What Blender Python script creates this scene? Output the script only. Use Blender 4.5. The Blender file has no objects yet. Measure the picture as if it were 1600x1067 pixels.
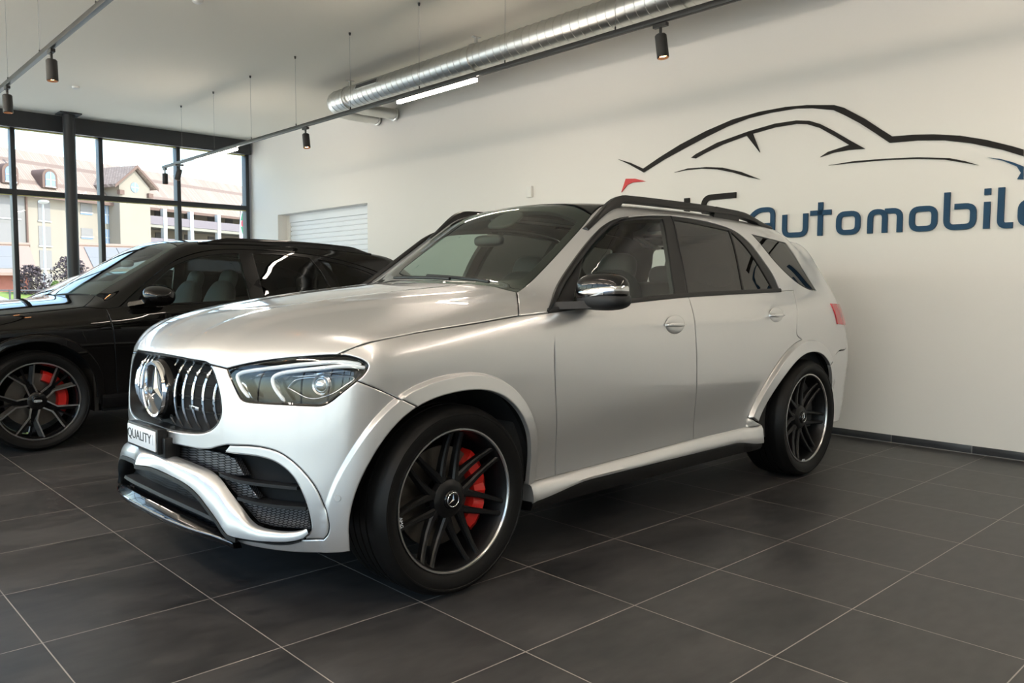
import bpy, bmesh, math, random
import numpy as np
from mathutils import Vector, Matrix
from mathutils.geometry import delaunay_2d_cdt
random.seed(7)
S = bpy.context.scene
COL = S.collection
R_ = math.radians
class Spl:
    def __init__(s,x,y):
        x=np.array(x,float);y=np.array(y,float);n=len(x);h=np.diff(x)
        A=np.eye(n);b=np.zeros(n)
        for i in range(1,n-1):
            A[i,i-1]=h[i-1];A[i,i]=2*(h[i-1]+h[i]);A[i,i+1]=h[i];b[i]=6*((y[i+1]-y[i])/h[i]-(y[i]-y[i-1])/h[i-1])
        s.x=x;s.y=y;s.h=h;s.m=np.linalg.solve(A,b)
        s.s0=(y[1]-y[0])/h[0]-h[0]*s.m[1]/6; s.s1=(y[-1]-y[-2])/h[-1]+h[-1]*s.m[-2]/6
    def __call__(s,t):
        t=np.asarray(t,float);i=np.clip(np.searchsorted(s.x,t)-1,0,len(s.x)-2)
        tc=np.clip(t,s.x[0],s.x[-1]);h=s.h[i];a=(s.x[i+1]-tc)/h;b=(tc-s.x[i])/h
        v=a*s.y[i]+b*s.y[i+1]+((a**3-a)*s.m[i]+(b**3-b)*s.m[i+1])*h*h/6
        return v+np.where(t<s.x[0],(t-s.x[0])*s.s0,0)+np.where(t>s.x[-1],(t-s.x[-1])*s.s1,0)
def smax(a,b,k):
    h=np.maximum(k-np.abs(a-b),0)/k
    return np.maximum(a,b)+h**3*k/6
def smin(a,b,k): return -smax(-a,-b,k)
def sst(a,b,x):
    t=np.clip((x-a)/(b-a),0,1); return t*t*(3-2*t)
class Arch:
    def __init__(s,cx,cz,deg,ro,wf,h):
        # deg: angle measured from +x (rear) counterclockwise in x-z ; radii of the opening and flare widths
        s.c=(cx,cz);s.r=Spl(deg,ro);s.w=Spl(deg,wf);s.h=h
    def pol(s,x,z):
        dx=x-s.c[0];dz=z-s.c[1];r=np.hypot(dx,dz);th=np.degrees(np.arctan2(dz,dx)); th=np.where(th<-90,th+360,th)
        return r,np.clip(th,s.r.x[0],s.r.x[-1])
    def flare(s,x,z):
        r,th=s.pol(x,z);t=(r-s.r(th))/s.w(th)
        return s.h*(1-sst(.87,1.02,t))*(1-.25*np.clip(t,0,1))
    def outline(s,d0,d1,n,t=0):
        th=np.linspace(d0,d1,n);r=s.r(th)+t*s.w(th)
        return np.c_[s.c[0]+r*np.cos(np.radians(th)),s.c[1]+r*np.sin(np.radians(th))]

    def feats(s,d0,d1,y,n=150):
        return [[(p[0],y,p[1]) for p in s.outline(d0,d1,n,t)] for t in (.78,.845,.87,.895,.92,.945,.97,.995,1.02,1.045,1.11)]
class BodyShape:
    W=Spl([-.95,-.6,-.2,.3,.9,1.6,2.4,3.0,3.5,4.05],[.93,.955,.966,.962,.957,.958,.962,.966,.95,.89])
    P=Spl([.2,.36,.46,.56,.66,.8,.95,1.05,1.13,1.2,1.3],[-.045,-.036,-.032,-.02,-.006,.002,.004,-.004,-.024,-.055,-.11])
    ZC=Spl([-.92,-.80,-.70,-.55,-.25,.1,.45,.7],[.935,1.01,1.045,1.100,1.168,1.217,1.253,1.278])
    DR=Spl([-.9,-.5,0,.6],[.02,.075,.10,.085])
    XF=Spl([.15,.25,.36,.48,.6,.72,.85,.95,1.05],[-.75,-.80,-.828,-.832,-.822,-.814,-.803,-.787,-.75])
    XR=Spl([.2,.45,.7,.9,1.1,1.3],[3.92,4.01,4.01,3.95,3.84,3.75])
    # greenhouse
    YG=Spl([1.05,1.2,1.35,1.5,1.62,1.75],[.935,.903,.858,.795,.722,.61])
    ZR=Spl([1.1,1.4,1.8,2.2,2.7,3.2,3.7],[1.705,1.725,1.733,1.733,1.715,1.675,1.61])
    ax=(0.,.39); 
    AF=Arch(0,.39,[-30,0,20,45,70,90,110,130,155,175,200],[.41,.42,.443,.463,.455,.440,.447,.462,.463,.47,.48],[.05,.05,.055,.062,.066,.068,.068,.068,.068,.075,.08],.036)
    AR=Arch(2.995,.39,[-30,0,20,45,70,90,110,135,160,180,200],[.40,.392,.41,.43,.435,.435,.44,.455,.52,.62,.7],[.07,.07,.07,.07,.075,.08,.085,.09,.085,.08,.08],.034)
    @classmethod
    def F(c,X):
        x=X[...,0];y=np.abs(X[...,1]);z=X[...,2]
        # side taper of the greenhouse width toward the rear
        ze=z-.055*np.clip((x-1.4)/1.4,-1,1)*sst(.85,.62,z)*sst(.2,.42,z);ys=c.W(x)+c.P(ze)+c.AF.flare(x,z)*sst(1.05,.9,z)+c.AR.flare(x,z)*sst(1.05,.9,z)
        side=y-ys
        q=np.clip(y/.9,0,1.2)
        yc=.40+.24*sst(-.8,.5,x);zt=c.ZC(x)-c.DR(x)*q**2.4+.010*(1-sst(yc-.06,yc+.06,y))-.004*(1-sst(yc-.26,yc-.20,y))
        top=z-zt
        pl=.30*y**2+.45*np.clip(y-.55,0,1)**2
        fr=(c.XF(z)+pl)-x
        rr=x-(c.XR(z)-.27*y**2)
        f=smax(side,top,.16)
        f=smax(f,fr*.95,.17)
        f=smax(f,rr,.17)
        # greenhouse
        yg=c.YG(np.maximum(z,1.05))-np.maximum(1.05-z,0)*.5-.05*sst(2.4,3.9,x)-.02*sst(1.4,.7,x)
        gs=y-yg
        zr=c.ZR(x)-.055*(y/.75)**2
        gt=z-zr
        xw=.462+(z-1.16)*1.50+.30*np.clip(y,0,1)**2.2     # windscreen: x of the glass at height z
        gw=(xw-x)*.555
        xb=3.73-(z-1.15)*.85-.28*y**2
        gb=(x-xb)*.76
        g=smax(gs,gt,.10);g=smax(g,gw,.07);g=smax(g,gb,.16)
        return smin(f,g,.07)
def cast(F,O,D,t0=0,t1=3,n=300):
    """first hit along rays; O,D (N,3)"""
    O=np.asarray(O,float);D=np.asarray(D,float);N=len(O)
    ts=np.linspace(t0,t1,n);hit=np.full(N,np.nan);prev=F(O+D*ts[0]);lo=np.zeros(N);hi=np.zeros(N);done=np.zeros(N,bool)
    for a,b in zip(ts[:-1],ts[1:]):
        cur=F(O+D*b);m=(~done)&(prev>0)&(cur<=0);lo[m]=a;hi[m]=b;done|=m;prev=cur
    for _ in range(30):
        mid=(lo+hi)/2;f=F(O+D*mid[:,None]);lo=np.where(f>0,mid,lo);hi=np.where(f>0,hi,mid)
    r=O+D*((lo+hi)/2)[:,None];r[~done]=np.nan
    return r
CX,CY,RR=-.25,-.35,.6
LA=RR*np.pi/2
def wrap_uz(Pt):
    x,y,z=Pt[...,0],Pt[...,1],Pt[...,2]
    u_f=-y
    phi=np.arctan2(-(y-CY),-(x-CX)); u_c=.35+phi*RR
    u_s=.35+LA+(x-CX)
    u=np.where(y>CY,u_f,np.where(x>CX,u_s,u_c))
    return np.stack([u,z],-1)
def wrap_ray(u,z):
    u=np.asarray(u,float);z=np.asarray(z,float)
    s=np.where(u<0,-1.,1.);a=np.abs(u)
    phi=np.clip((a-.35)/RR,0,np.pi/2)
    dx=np.cos(phi);dy=np.sin(phi)
    ox=CX+np.maximum(a-.35-LA,0)-1.3*dx;oy=CY+np.clip(.35-a,0,None)-1.3*dy
    return np.stack([ox,oy*s,z],-1),np.stack([dx,dy*s,0*z],-1)
T = {
    'hoodshut': [(-0.475, -0.874, 0.997), (-0.418, -0.901, 1.022), (-0.322, -0.918, 1.045), (-0.125, -0.918, 1.068), (0.143, -0.922, 1.092), (0.397, -0.92, 1.117)],
    'hoodside': [(0.397, -0.92, 1.117), (0.457, -0.853, 1.168), (0.583, -0.714, 1.217)],
    'doorfront': [(0.614, -0.924, 1.13), (0.58, -0.962, 0.981), (0.586, -0.961, 0.809), (0.614, -0.945, 0.572), (0.63, -0.925, 0.396)],
    'fendertop': [(0.397, -0.92, 1.117), (0.509, -0.922, 1.123), (0.614, -0.924, 1.13)],
    'lamp_top': [(-0.718, -0.488, 0.931), (-0.676, -0.586, 0.955), (-0.612, -0.702, 0.977), (-0.542, -0.802, 0.989), (-0.478, -0.874, 0.994)],
    'lamp_tip': [(-0.478, -0.874, 0.994), (-0.451, -0.9, 0.991), (-0.421, -0.927, 0.98), (-0.4, -0.943, 0.965), (-0.395, -0.948, 0.952), (-0.408, -0.947, 0.93), (-0.437, -0.937, 0.901)],
    'lamp_bot': [(-0.437, -0.937, 0.901), (-0.481, -0.911, 0.861), (-0.516, -0.883, 0.826), (-0.535, -0.865, 0.814), (-0.562, -0.833, 0.812), (-0.631, -0.732, 0.813), (-0.692, -0.613, 0.814), (-0.705, -0.58, 0.82), (-0.71, -0.559, 0.839), (-0.717, -0.523, 0.887), (-0.718, -0.488, 0.931)],
    'seam_fb': [(-0.437, -0.937, 0.901), (-0.34, -0.966, 0.856), (-0.208, -1.004, 0.793)],
    'grille_top': [(-0.771, 0.085, 0.965), (-0.773, -0.095, 0.96), (-0.762, -0.248, 0.955), (-0.743, -0.365, 0.949)],
    'grille_side': [(-0.743, -0.365, 0.949), (-0.74, -0.392, 0.941), (-0.74, -0.432, 0.904), (-0.739, -0.465, 0.846), (-0.739, -0.482, 0.79), (-0.741, -0.484, 0.758), (-0.748, -0.469, 0.724), (-0.759, -0.436, 0.697), (-0.773, -0.381, 0.678), (-0.793, -0.287, 0.669), (-0.809, -0.168, 0.664), (-0.817, -0.053, 0.666)],
    'gap_top': [(-0.807, -0.211, 0.615), (-0.794, -0.296, 0.616), (-0.779, -0.371, 0.617), (-0.764, -0.433, 0.624), (-0.753, -0.472, 0.636), (-0.737, -0.52, 0.648), (-0.735, -0.529, 0.649)],
    'groove': [(-0.735, -0.529, 0.649), (-0.691, -0.642, 0.655), (-0.648, -0.723, 0.644), (-0.619, -0.774, 0.617), (-0.589, -0.821, 0.572), (-0.562, -0.857, 0.517), (-0.541, -0.878, 0.451), (-0.532, -0.891, 0.395), (-0.53, -0.89, 0.368), (-0.534, -0.883, 0.343), (-0.543, -0.87, 0.327)],
    'wing_in': [(-0.746, -0.5, 0.618), (-0.736, -0.531, 0.616), (-0.692, -0.644, 0.616), (-0.657, -0.713, 0.604), (-0.631, -0.76, 0.577), (-0.612, -0.794, 0.54), (-0.595, -0.822, 0.481), (-0.583, -0.836, 0.425), (-0.576, -0.84, 0.376), (-0.576, -0.837, 0.357), (-0.58, -0.83, 0.344), (-0.595, -0.808, 0.323)],
    'gasket': [(-0.595, -0.808, 0.323), (-0.62, -0.767, 0.308), (-0.65, -0.716, 0.302), (-0.682, -0.658, 0.303), (-0.729, -0.56, 0.303), (-0.75, -0.531, 0.303)],
    'bump_low': [(-0.75, -0.531, 0.303), (-0.712, -0.574, 0.28), (-0.666, -0.672, 0.272), (-0.616, -0.758, 0.27), (-0.56, -0.832, 0.271), (-0.5, -0.897, 0.273), (-0.456, -0.93, 0.28)],
    'bump_arch': [(-0.44, -0.943, 0.317), (-0.44, -0.948, 0.371), (-0.438, -0.952, 0.42), (-0.43, -0.96, 0.487), (-0.417, -0.97, 0.552), (-0.405, -0.976, 0.587)],
    'aw_up': [(-0.802, -0.071, 0.569), (-0.789, -0.231, 0.56), (-0.761, -0.39, 0.543), (-0.75, -0.439, 0.531), (-0.739, -0.486, 0.505), (-0.729, -0.524, 0.47), (-0.708, -0.585, 0.414), (-0.695, -0.612, 0.382), (-0.681, -0.639, 0.36), (-0.652, -0.693, 0.348), (-0.614, -0.756, 0.345), (-0.574, -0.811, 0.349)],
    'aw_low': [(-0.857, 0.114, 0.519), (-0.859, -0.092, 0.514), (-0.841, -0.266, 0.502), (-0.824, -0.361, 0.484), (-0.81, -0.425, 0.456), (-0.798, -0.47, 0.421), (-0.782, -0.515, 0.378), (-0.768, -0.572, 0.328), (-0.747, -0.601, 0.318), (-0.699, -0.692, 0.315), (-0.662, -0.756, 0.319), (-0.636, -0.796, 0.324), (-0.609, -0.835, 0.338), (-0.595, -0.856, 0.359)],
    'lip_low': [(-0.848, 0.084, 0.341), (-0.848, -0.102, 0.333), (-0.827, -0.314, 0.32), (-0.806, -0.418, 0.32), (-0.778, -0.508, 0.327), (-0.739, -0.579, 0.292)],
    'bar': [(-0.795, 0.302, 0.424), (-0.821, 0.018, 0.405), (-0.809, -0.2, 0.389), (-0.78, -0.36, 0.373), (-0.765, -0.422, 0.361)],
    'reardoor_front': [(1.709, -0.927, 1.168), (1.695, -0.96, 0.996), (1.709, -0.962, 0.857), (1.73, -0.949, 0.644), (1.75, -0.924, 0.433)],
    'reardoor_rear': [(2.932, -0.901, 1.231), (2.852, -0.958, 1.076), (2.828, -0.97, 0.934), (2.744, -0.994, 0.846)],
    'sill_top': [(0.461, -0.955, 0.388), (0.631, -0.924, 0.381), (0.96, -0.922, 0.387), (1.752, -0.923, 0.404), (2.122, -0.924, 0.402), (2.465, -0.961, 0.408)],
    'dlo': [(0.574, -0.922, 1.129), (0.731, -0.836, 1.219), (0.945, -0.769, 1.37), (1.111, -0.743, 1.488), (1.242, -0.739, 1.568), (1.385, -0.73, 1.608), (1.567, -0.711, 1.631), (1.813, -0.696, 1.647), (2.05, -0.699, 1.644), (2.282, -0.717, 1.625), (2.437, -0.742, 1.592), (2.548, -0.783, 1.521), (2.635, -0.833, 1.41), (2.7, -0.869, 1.317), (2.719, -0.909, 1.219)],
    'dlo_bot': [(0.574, -0.922, 1.129), (1.195, -0.923, 1.169), (1.686, -0.917, 1.194), (2.719, -0.909, 1.219)],
    'w1': [(0.932, -0.801, 1.349), (1.038, -0.753, 1.437), (1.174, -0.742, 1.528), (1.315, -0.746, 1.582), (1.468, -0.733, 1.604), (1.721, -0.718, 1.623), (1.645, -0.811, 1.468), (1.569, -0.914, 1.202), (1.195, -0.92, 1.177), (0.753, -0.917, 1.155)],
    'w2': [(1.832, -0.717, 1.625), (2.015, -0.723, 1.618), (2.375, -0.744, 1.589), (2.319, -0.836, 1.408), (2.273, -0.907, 1.223), (1.681, -0.914, 1.202), (1.75, -0.824, 1.438)],
    'w3': [(2.394, -0.749, 1.581), (2.479, -0.795, 1.499), (2.561, -0.848, 1.377), (2.638, -0.904, 1.231), (2.296, -0.907, 1.223), (2.334, -0.841, 1.397)],
    'qglass': [(2.638, -0.747, 1.579), (3.072, -0.751, 1.543), (3.137, -0.806, 1.43), (3.239, -0.899, 1.222), (3.111, -0.895, 1.235), (2.959, -0.872, 1.294), (2.777, -0.825, 1.42)],
    'bpillar_seam': [(1.83, -0.695, 1.648), (1.756, -0.792, 1.505), (1.719, -0.867, 1.327), (1.686, -0.917, 1.194)],
    'ws_left': [(0.592, -0.706, 1.22), (0.724, -0.659, 1.263), (0.868, -0.643, 1.355), (1.021, -0.627, 1.461), (1.167, -0.609, 1.563), (1.256, -0.589, 1.626)],
    'lamp_tail': [(3.358, -0.934, 1.131), (3.471, -0.943, 1.076), (3.428, -0.956, 1.007), (3.264, -0.964, 0.999)],
    'handle': [(1.517, -0.958, 1.047), (2.594, -0.958, 1.074)],
    'fuel': [(-0.507, -0.915, 0.48), (-0.588, -0.83, 0.422)],
    'plate1': [(-0.725, -0.411, 0.585), (-0.702, -0.495, 0.595), (-0.69, -0.552, 0.531), (-0.726, -0.431, 0.521)],
    'plate2': [(-0.725, -0.439, 0.513), (-0.686, -0.568, 0.503), (-0.669, -0.618, 0.449), (-0.703, -0.526, 0.442)],
    'plate3': [(-0.698, -0.541, 0.43), (-0.569, -0.791, 0.43), (-0.559, -0.793, 0.344), (-0.638, -0.667, 0.342), (-0.667, -0.61, 0.353)],
    'gapmesh': [(-0.777, -0.043, 0.571), (-0.771, -0.117, 0.596), (-0.734, -0.364, 0.608), (-0.706, -0.48, 0.596), (-0.691, -0.547, 0.531), (-0.725, -0.436, 0.522), (-0.744, -0.35, 0.534), (-0.769, -0.183, 0.55)],
    'fin1': [(-0.742, -0.467, 0.53), (-0.718, -0.548, 0.517), (-0.664, -0.677, 0.513), (-0.601, -0.782, 0.51)],
    'fin2': [(-0.718, -0.559, 0.451), (-0.69, -0.631, 0.441), (-0.642, -0.723, 0.437), (-0.582, -0.81, 0.436)],
    'drl1': [(-0.409, -0.915, 0.963), (-0.469, -0.866, 0.973), (-0.561, -0.761, 0.962), (-0.629, -0.654, 0.944), (-0.675, -0.557, 0.926), (-0.688, -0.528, 0.913), (-0.691, -0.53, 0.898), (-0.688, -0.556, 0.861), (-0.678, -0.592, 0.83)],
    'drl2': [(-0.394, -0.927, 0.948), (-0.453, -0.889, 0.957), (-0.542, -0.8, 0.945), (-0.593, -0.728, 0.933), (-0.619, -0.69, 0.921), (-0.63, -0.676, 0.905), (-0.63, -0.686, 0.875), (-0.621, -0.707, 0.846), (-0.612, -0.727, 0.824)],
    'lens': [(-0.529, -0.821, 0.887)],
    'slat': [(-0.803, -0.086, 0.823), (-0.799, -0.139, 0.828), (-0.791, -0.21, 0.834), (-0.781, -0.278, 0.839), (-0.768, -0.344, 0.844), (-0.752, -0.414, 0.849), (-0.739, -0.461, 0.853)],
    'badge': [(-0.788, -0.272, 0.768), (-0.773, -0.352, 0.767)],
    'sens': [(-0.508, -0.914, 0.48), (-0.612, -0.8, 0.423)],
}
# ---------------------------------------------------------------- objects
def link(o, parent=None, loc=None):
    COL.objects.link(o)
    if parent is not None: o.parent = parent
    if loc is not None: o.location = loc
    return o
def tag(o, label=None, cat=None, group=None, kind=None):
    if label: o['label'] = label
    if cat: o['category'] = cat
    if group: o['group'] = group
    if kind: o['kind'] = kind
    return o
def empty(name, loc=(0, 0, 0), rz=0, label=None, cat=None, group=None, parent=None):
    o = bpy.data.objects.new(name, None)
    link(o, parent, loc); o.rotation_euler = (0, 0, rz)
    return tag(o, label, cat, group)
def mesh_obj(name, v, f, mat, parent=None, smooth=False, normals=None, mats=None, midx=None, auto=None):
    me = bpy.data.meshes.new(name)
    me.from_pydata([tuple(map(float, p)) for p in v], [], [tuple(map(int, q)) for q in f])
    for m in (mats or [mat]): me.materials.append(m)
    if midx is not None: me.polygons.foreach_set('material_index', midx)
    if smooth or normals is not None: me.polygons.foreach_set('use_smooth', [True]*len(me.polygons))
    me.update()
    if normals is not None: me.normals_split_custom_set_from_vertices([tuple(map(float, n)) for n in normals])
    elif auto is not None:
        me.polygons.foreach_set('use_smooth', [True]*len(me.polygons))
        me.set_sharp_from_angle(angle=R_(auto))
    o = bpy.data.objects.new(name, me)
    return link(o, parent)
def mirror_copy(o, parent=None):
    """a mirrored twin across the car's centre plane (y -> -y)"""
    me = o.data.copy()
    n = len(me.vertices)
    co = np.empty(n*3); me.vertices.foreach_get('co', co); co = co.reshape(-1, 3)
    nm = np.empty(len(me.loops)*3); me.corner_normals.foreach_get('vector', nm); nm = nm.reshape(-1, 3)
    li = np.empty(len(me.loops), dtype=np.int32); me.loops.foreach_get('vertex_index', li)
    polys = [list(p.vertices) for p in me.polygons]
    ls = [(p.loop_start, p.loop_total) for p in me.polygons]
    mi = [p.material_index for p in me.polygons]; sm = [p.use_smooth for p in me.polygons]
    co[:, 1] *= -1
    m2 = bpy.data.meshes.new(o.name.split('.')[0])
    m2.from_pydata(co.tolist(), [], [q[::-1] for q in polys])
    for m in o.data.materials: m2.materials.append(m)
    m2.polygons.foreach_set('material_index', mi); m2.polygons.foreach_set('use_smooth', sm)
    m2.update()
    ln = []
    for s, t in ls:
        for k in range(s+t-1, s-1, -1): ln.append((nm[k][0], -nm[k][1], nm[k][2]))
    m2.normals_split_custom_set(ln)
    c = bpy.data.objects.new(o.name.split('.')[0], m2)
    link(c, parent if parent is not None else o.parent)
    l = o.location; c.location = (l[0], -l[1], l[2])
    return c
class MB:
    """collects simple solids into one mesh"""
    def __init__(s): s.v = []; s.f = []
    def add(s, v, f):
        n = len(s.v); s.v += [tuple(p) for p in v]; s.f += [tuple(i+n for i in q) for q in f]; return s
    def box(s, a, b, bev=0):
        x0, y0, z0 = a; x1, y1, z1 = b
        return s.add([(x0,y0,z0),(x1,y0,z0),(x1,y1,z0),(x0,y1,z0),(x0,y0,z1),(x1,y0,z1),(x1,y1,z1),(x0,y1,z1)],
                     [(0,3,2,1),(4,5,6,7),(0,1,5,4),(1,2,6,5),(2,3,7,6),(3,0,4,7)])
    def loft(s, secs, closed=True, caps=True):
        n = len(secs[0]); base = len(s.v)
        for q in secs: s.v += [tuple(p) for p in q]
        for i in range(len(secs)-1):
            for j in range(n if closed else n-1):
                a = base+i*n+j; b = base+i*n+(j+1) % n
                s.f.append((a, b, b+n, a+n))
        if caps and closed:
            s.f.append(tuple(base+j for j in range(n))[::-1]); s.f.append(tuple(base+(len(secs)-1)*n+j for j in range(n)))
        return s
    def tube(s, pts, r, n=8, caps=True, up=None):
        P = np.array(pts, float); rr = np.broadcast_to(np.asarray(r, float), (len(P),))
        T = np.gradient(P, axis=0); T /= np.linalg.norm(T, axis=1)[:, None]+1e-12
        u = np.array(up if up is not None else ((0, 0, 1) if abs(T[0][2]) < .9 else (1, 0, 0)), float)
        secs = []
        for p, t, q in zip(P, T, rr):
            a = u-t*(u@t); a /= np.linalg.norm(a); b = np.cross(t, a); u = a
            secs.append([p+q*(math.cos(2*math.pi*k/n)*a+math.sin(2*math.pi*k/n)*b) for k in range(n)])
        return s.loft(secs, True, caps)
    def lathe(s, prof, n=48, axis='y', c=(0, 0, 0), a0=0, a1=360, closed=False):
        """prof: (radius, along-axis) pairs"""
        full = abs(a1-a0) >= 360; m = n if full else n+1; base = len(s.v); k = len(prof)
        for i in range(m):
            a = R_(a0+(a1-a0)*i/n)
            for r, h in prof:
                p = {'y': (r*math.cos(a), h, r*math.sin(a)), 'z': (r*math.cos(a), r*math.sin(a), h), 'x': (h, r*math.cos(a), r*math.sin(a))}[axis]
                s.v.append((p[0]+c[0], p[1]+c[1], p[2]+c[2]))
        for i in range(n):
            for j in range(k if closed else k-1):
                a = base+i*k+j; b = base+i*k+(j+1) % k; d = base+((i+1) % m)*k
                s.f.append((a, d+j, d+(j+1) % k, b))
        return s
    def build(s, name, mat, parent=None, auto=35, bevel=0, fix=True):
        o = mesh_obj(name, s.v, s.f, mat, parent, auto=None)
        me = o.data
        if fix or bevel:
            bm = bmesh.new(); bm.from_mesh(me)
            bmesh.ops.remove_doubles(bm, verts=bm.verts, dist=1e-6)
            bmesh.ops.recalc_face_normals(bm, faces=bm.faces)
            if bevel:
                es = [e for e in bm.edges if len(e.link_faces) == 2 and e.calc_face_angle(0) > R_(30)]
                bmesh.ops.bevel(bm, geom=es, offset=bevel, segments=2, affect='EDGES', profile=.5, clamp_overlap=True)
            bm.to_mesh(me); bm.free()
        if auto:
            me.polygons.foreach_set('use_smooth', [True]*len(me.polygons)); me.set_sharp_from_angle(angle=R_(auto))
        return o
def cr(pts, step):
    """smooth curve through points, resampled"""
    P = np.array(pts, float)
    if len(P) == 2: Q = P
    else:
        E = np.vstack([2*P[0]-P[1], P, 2*P[-1]-P[-2]]); out = []
        for i in range(1, len(E)-2):
            p0, p1, p2, p3 = E[i-1:i+3]; t = np.linspace(0, 1, 12, endpoint=False)[:, None]
            # centripetal-ish: plain uniform spline with limited tangents
            d = np.linalg.norm(p2-p1); m1 = (p2-p0); m2 = (p3-p1)
            m1 = m1/(np.linalg.norm(p2-p1)+np.linalg.norm(p1-p0)+1e-9)*d; m2 = m2/(np.linalg.norm(p3-p2)+np.linalg.norm(p2-p1)+1e-9)*d
            out.append((2*t**3-3*t**2+1)*p1+(t**3-2*t**2+t)*m1+(-2*t**3+3*t**2)*p2+(t**3-t**2)*m2)
        Q = np.vstack(out+[P[-1:]])
    L = np.r_[0, np.cumsum(np.linalg.norm(np.diff(Q, axis=0), axis=1))]
    n = max(1, int(round(L[-1]/step))); t = np.linspace(0, L[-1], n+1)
    return np.stack([np.interp(t, L, Q[:, k]) for k in range(Q.shape[1])], 1)
def loop_of(segs, step):
    out = []
    for s in segs:
        q = cr(s, step)
        if len(out) and np.linalg.norm(out[-1][-1]-q[0]) < 1e-4: q = q[1:]
        if len(q): out.append(q)
    P = np.vstack(out)
    if np.linalg.norm(P[0]-P[-1]) < 1e-4: P = P[:-1]
    return P
def mir_y(P): return [(p[0], -p[1], p[2]) for p in P]
def sym(half):
    """half outline from centre to centre (list of segments) -> closed outline with its mirror"""
    return half+[mir_y(s)[::-1] for s in half[::-1]]
class DirChart:
    def __init__(s, d, back=3.0, c=(1.5, 0, .8)):
        s.d = np.array(d, float)/np.linalg.norm(d); a = np.array((0, 0, 1.)) if abs(s.d[2]) < .9 else np.array((1., 0, 0))
        s.e1 = np.cross(a, s.d); s.e1 /= np.linalg.norm(s.e1); s.e2 = np.cross(s.d, s.e1); s.c = np.array(c, float); s.back = back
    def to2(s, P): q = np.asarray(P, float)-s.c; return np.stack([q@s.e1, q@s.e2], -1)
    def rays(s, q): return s.c+q[:, :1]*s.e1+q[:, 1:]*s.e2-s.back*s.d, np.repeat(s.d[None], len(q), 0)
    span = (0, 4.5)
class WrapChart:
    span = (.1, 1.6)
    def to2(s, P):
        P = np.array(P, float); sg = np.where(P[:, 1] > 0, -1., 1.); Q = P.copy(); Q[:, 1] = -np.abs(Q[:, 1])
        u = wrap_uz(Q); u[:, 0] *= sg; return u
    def rays(s, q): return wrap_ray(q[:, 0], q[:, 1])
WRAP = WrapChart()
SIDE = DirChart((0, 1, 0)); DIAG = DirChart((.15, .80, -.58)); GLASS = DirChart((0, .87, -.5)); TOP = DirChart((0, 0, -1)); OBL = DirChart((.5, 0, -.866)); REAR = DirChart((-1, 0, -.15)); RCOR = DirChart((-.75, .66, 0))
def inpoly(P, L):
    x, y = P[:, 0][:, None], P[:, 1][:, None]; x1, y1 = L[:, 0], L[:, 1]; x2, y2 = np.roll(x1, -1), np.roll(y1, -1)
    c = ((y1 > y) != (y2 > y)) & (x < (x2-x1)*(y-y1)/(y2-y1+1e-15)+x1)
    return c.sum(1) % 2 == 1
def area2(L): x, y = L[:, 0], L[:, 1]; return .5*np.sum(x*np.roll(y, -1)-np.roll(x, -1)*y)
def offset(L, d):
    """positive d moves inward for a ccw loop"""
    t = np.roll(L, -1, 0)-L; t /= np.linalg.norm(t, axis=1)[:, None]+1e-12; n = np.c_[-t[:, 1], t[:, 0]]
    m = n+np.roll(n, 1, 0); l = np.linalg.norm(m, axis=1)[:, None]+1e-9; m /= l
    k = np.clip((m*n).sum(1), .45, 1)[:, None]
    return L+m*d/k
def grad(F, P, h=.0012):
    g = np.stack([F(P+np.eye(3)[k]*h)-F(P-np.eye(3)[k]*h) for k in range(3)], -1)
    return g/(np.linalg.norm(g, axis=1)[:, None]+1e-12)
def surf(chart, F, q, off=0.):
    O, D = chart.rays(q); P = cast(F, O, D, chart.span[0], chart.span[1], 90)
    bad = np.isnan(P[:, 0])
    if bad.any():
        ok = np.where(~bad)[0]
        for i in np.where(bad)[0]: P[i] = P[ok[np.argmin(((q[ok]-q[i])**2).sum(1))]]
    N = grad(F, P)
    return P+N*off, N
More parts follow.
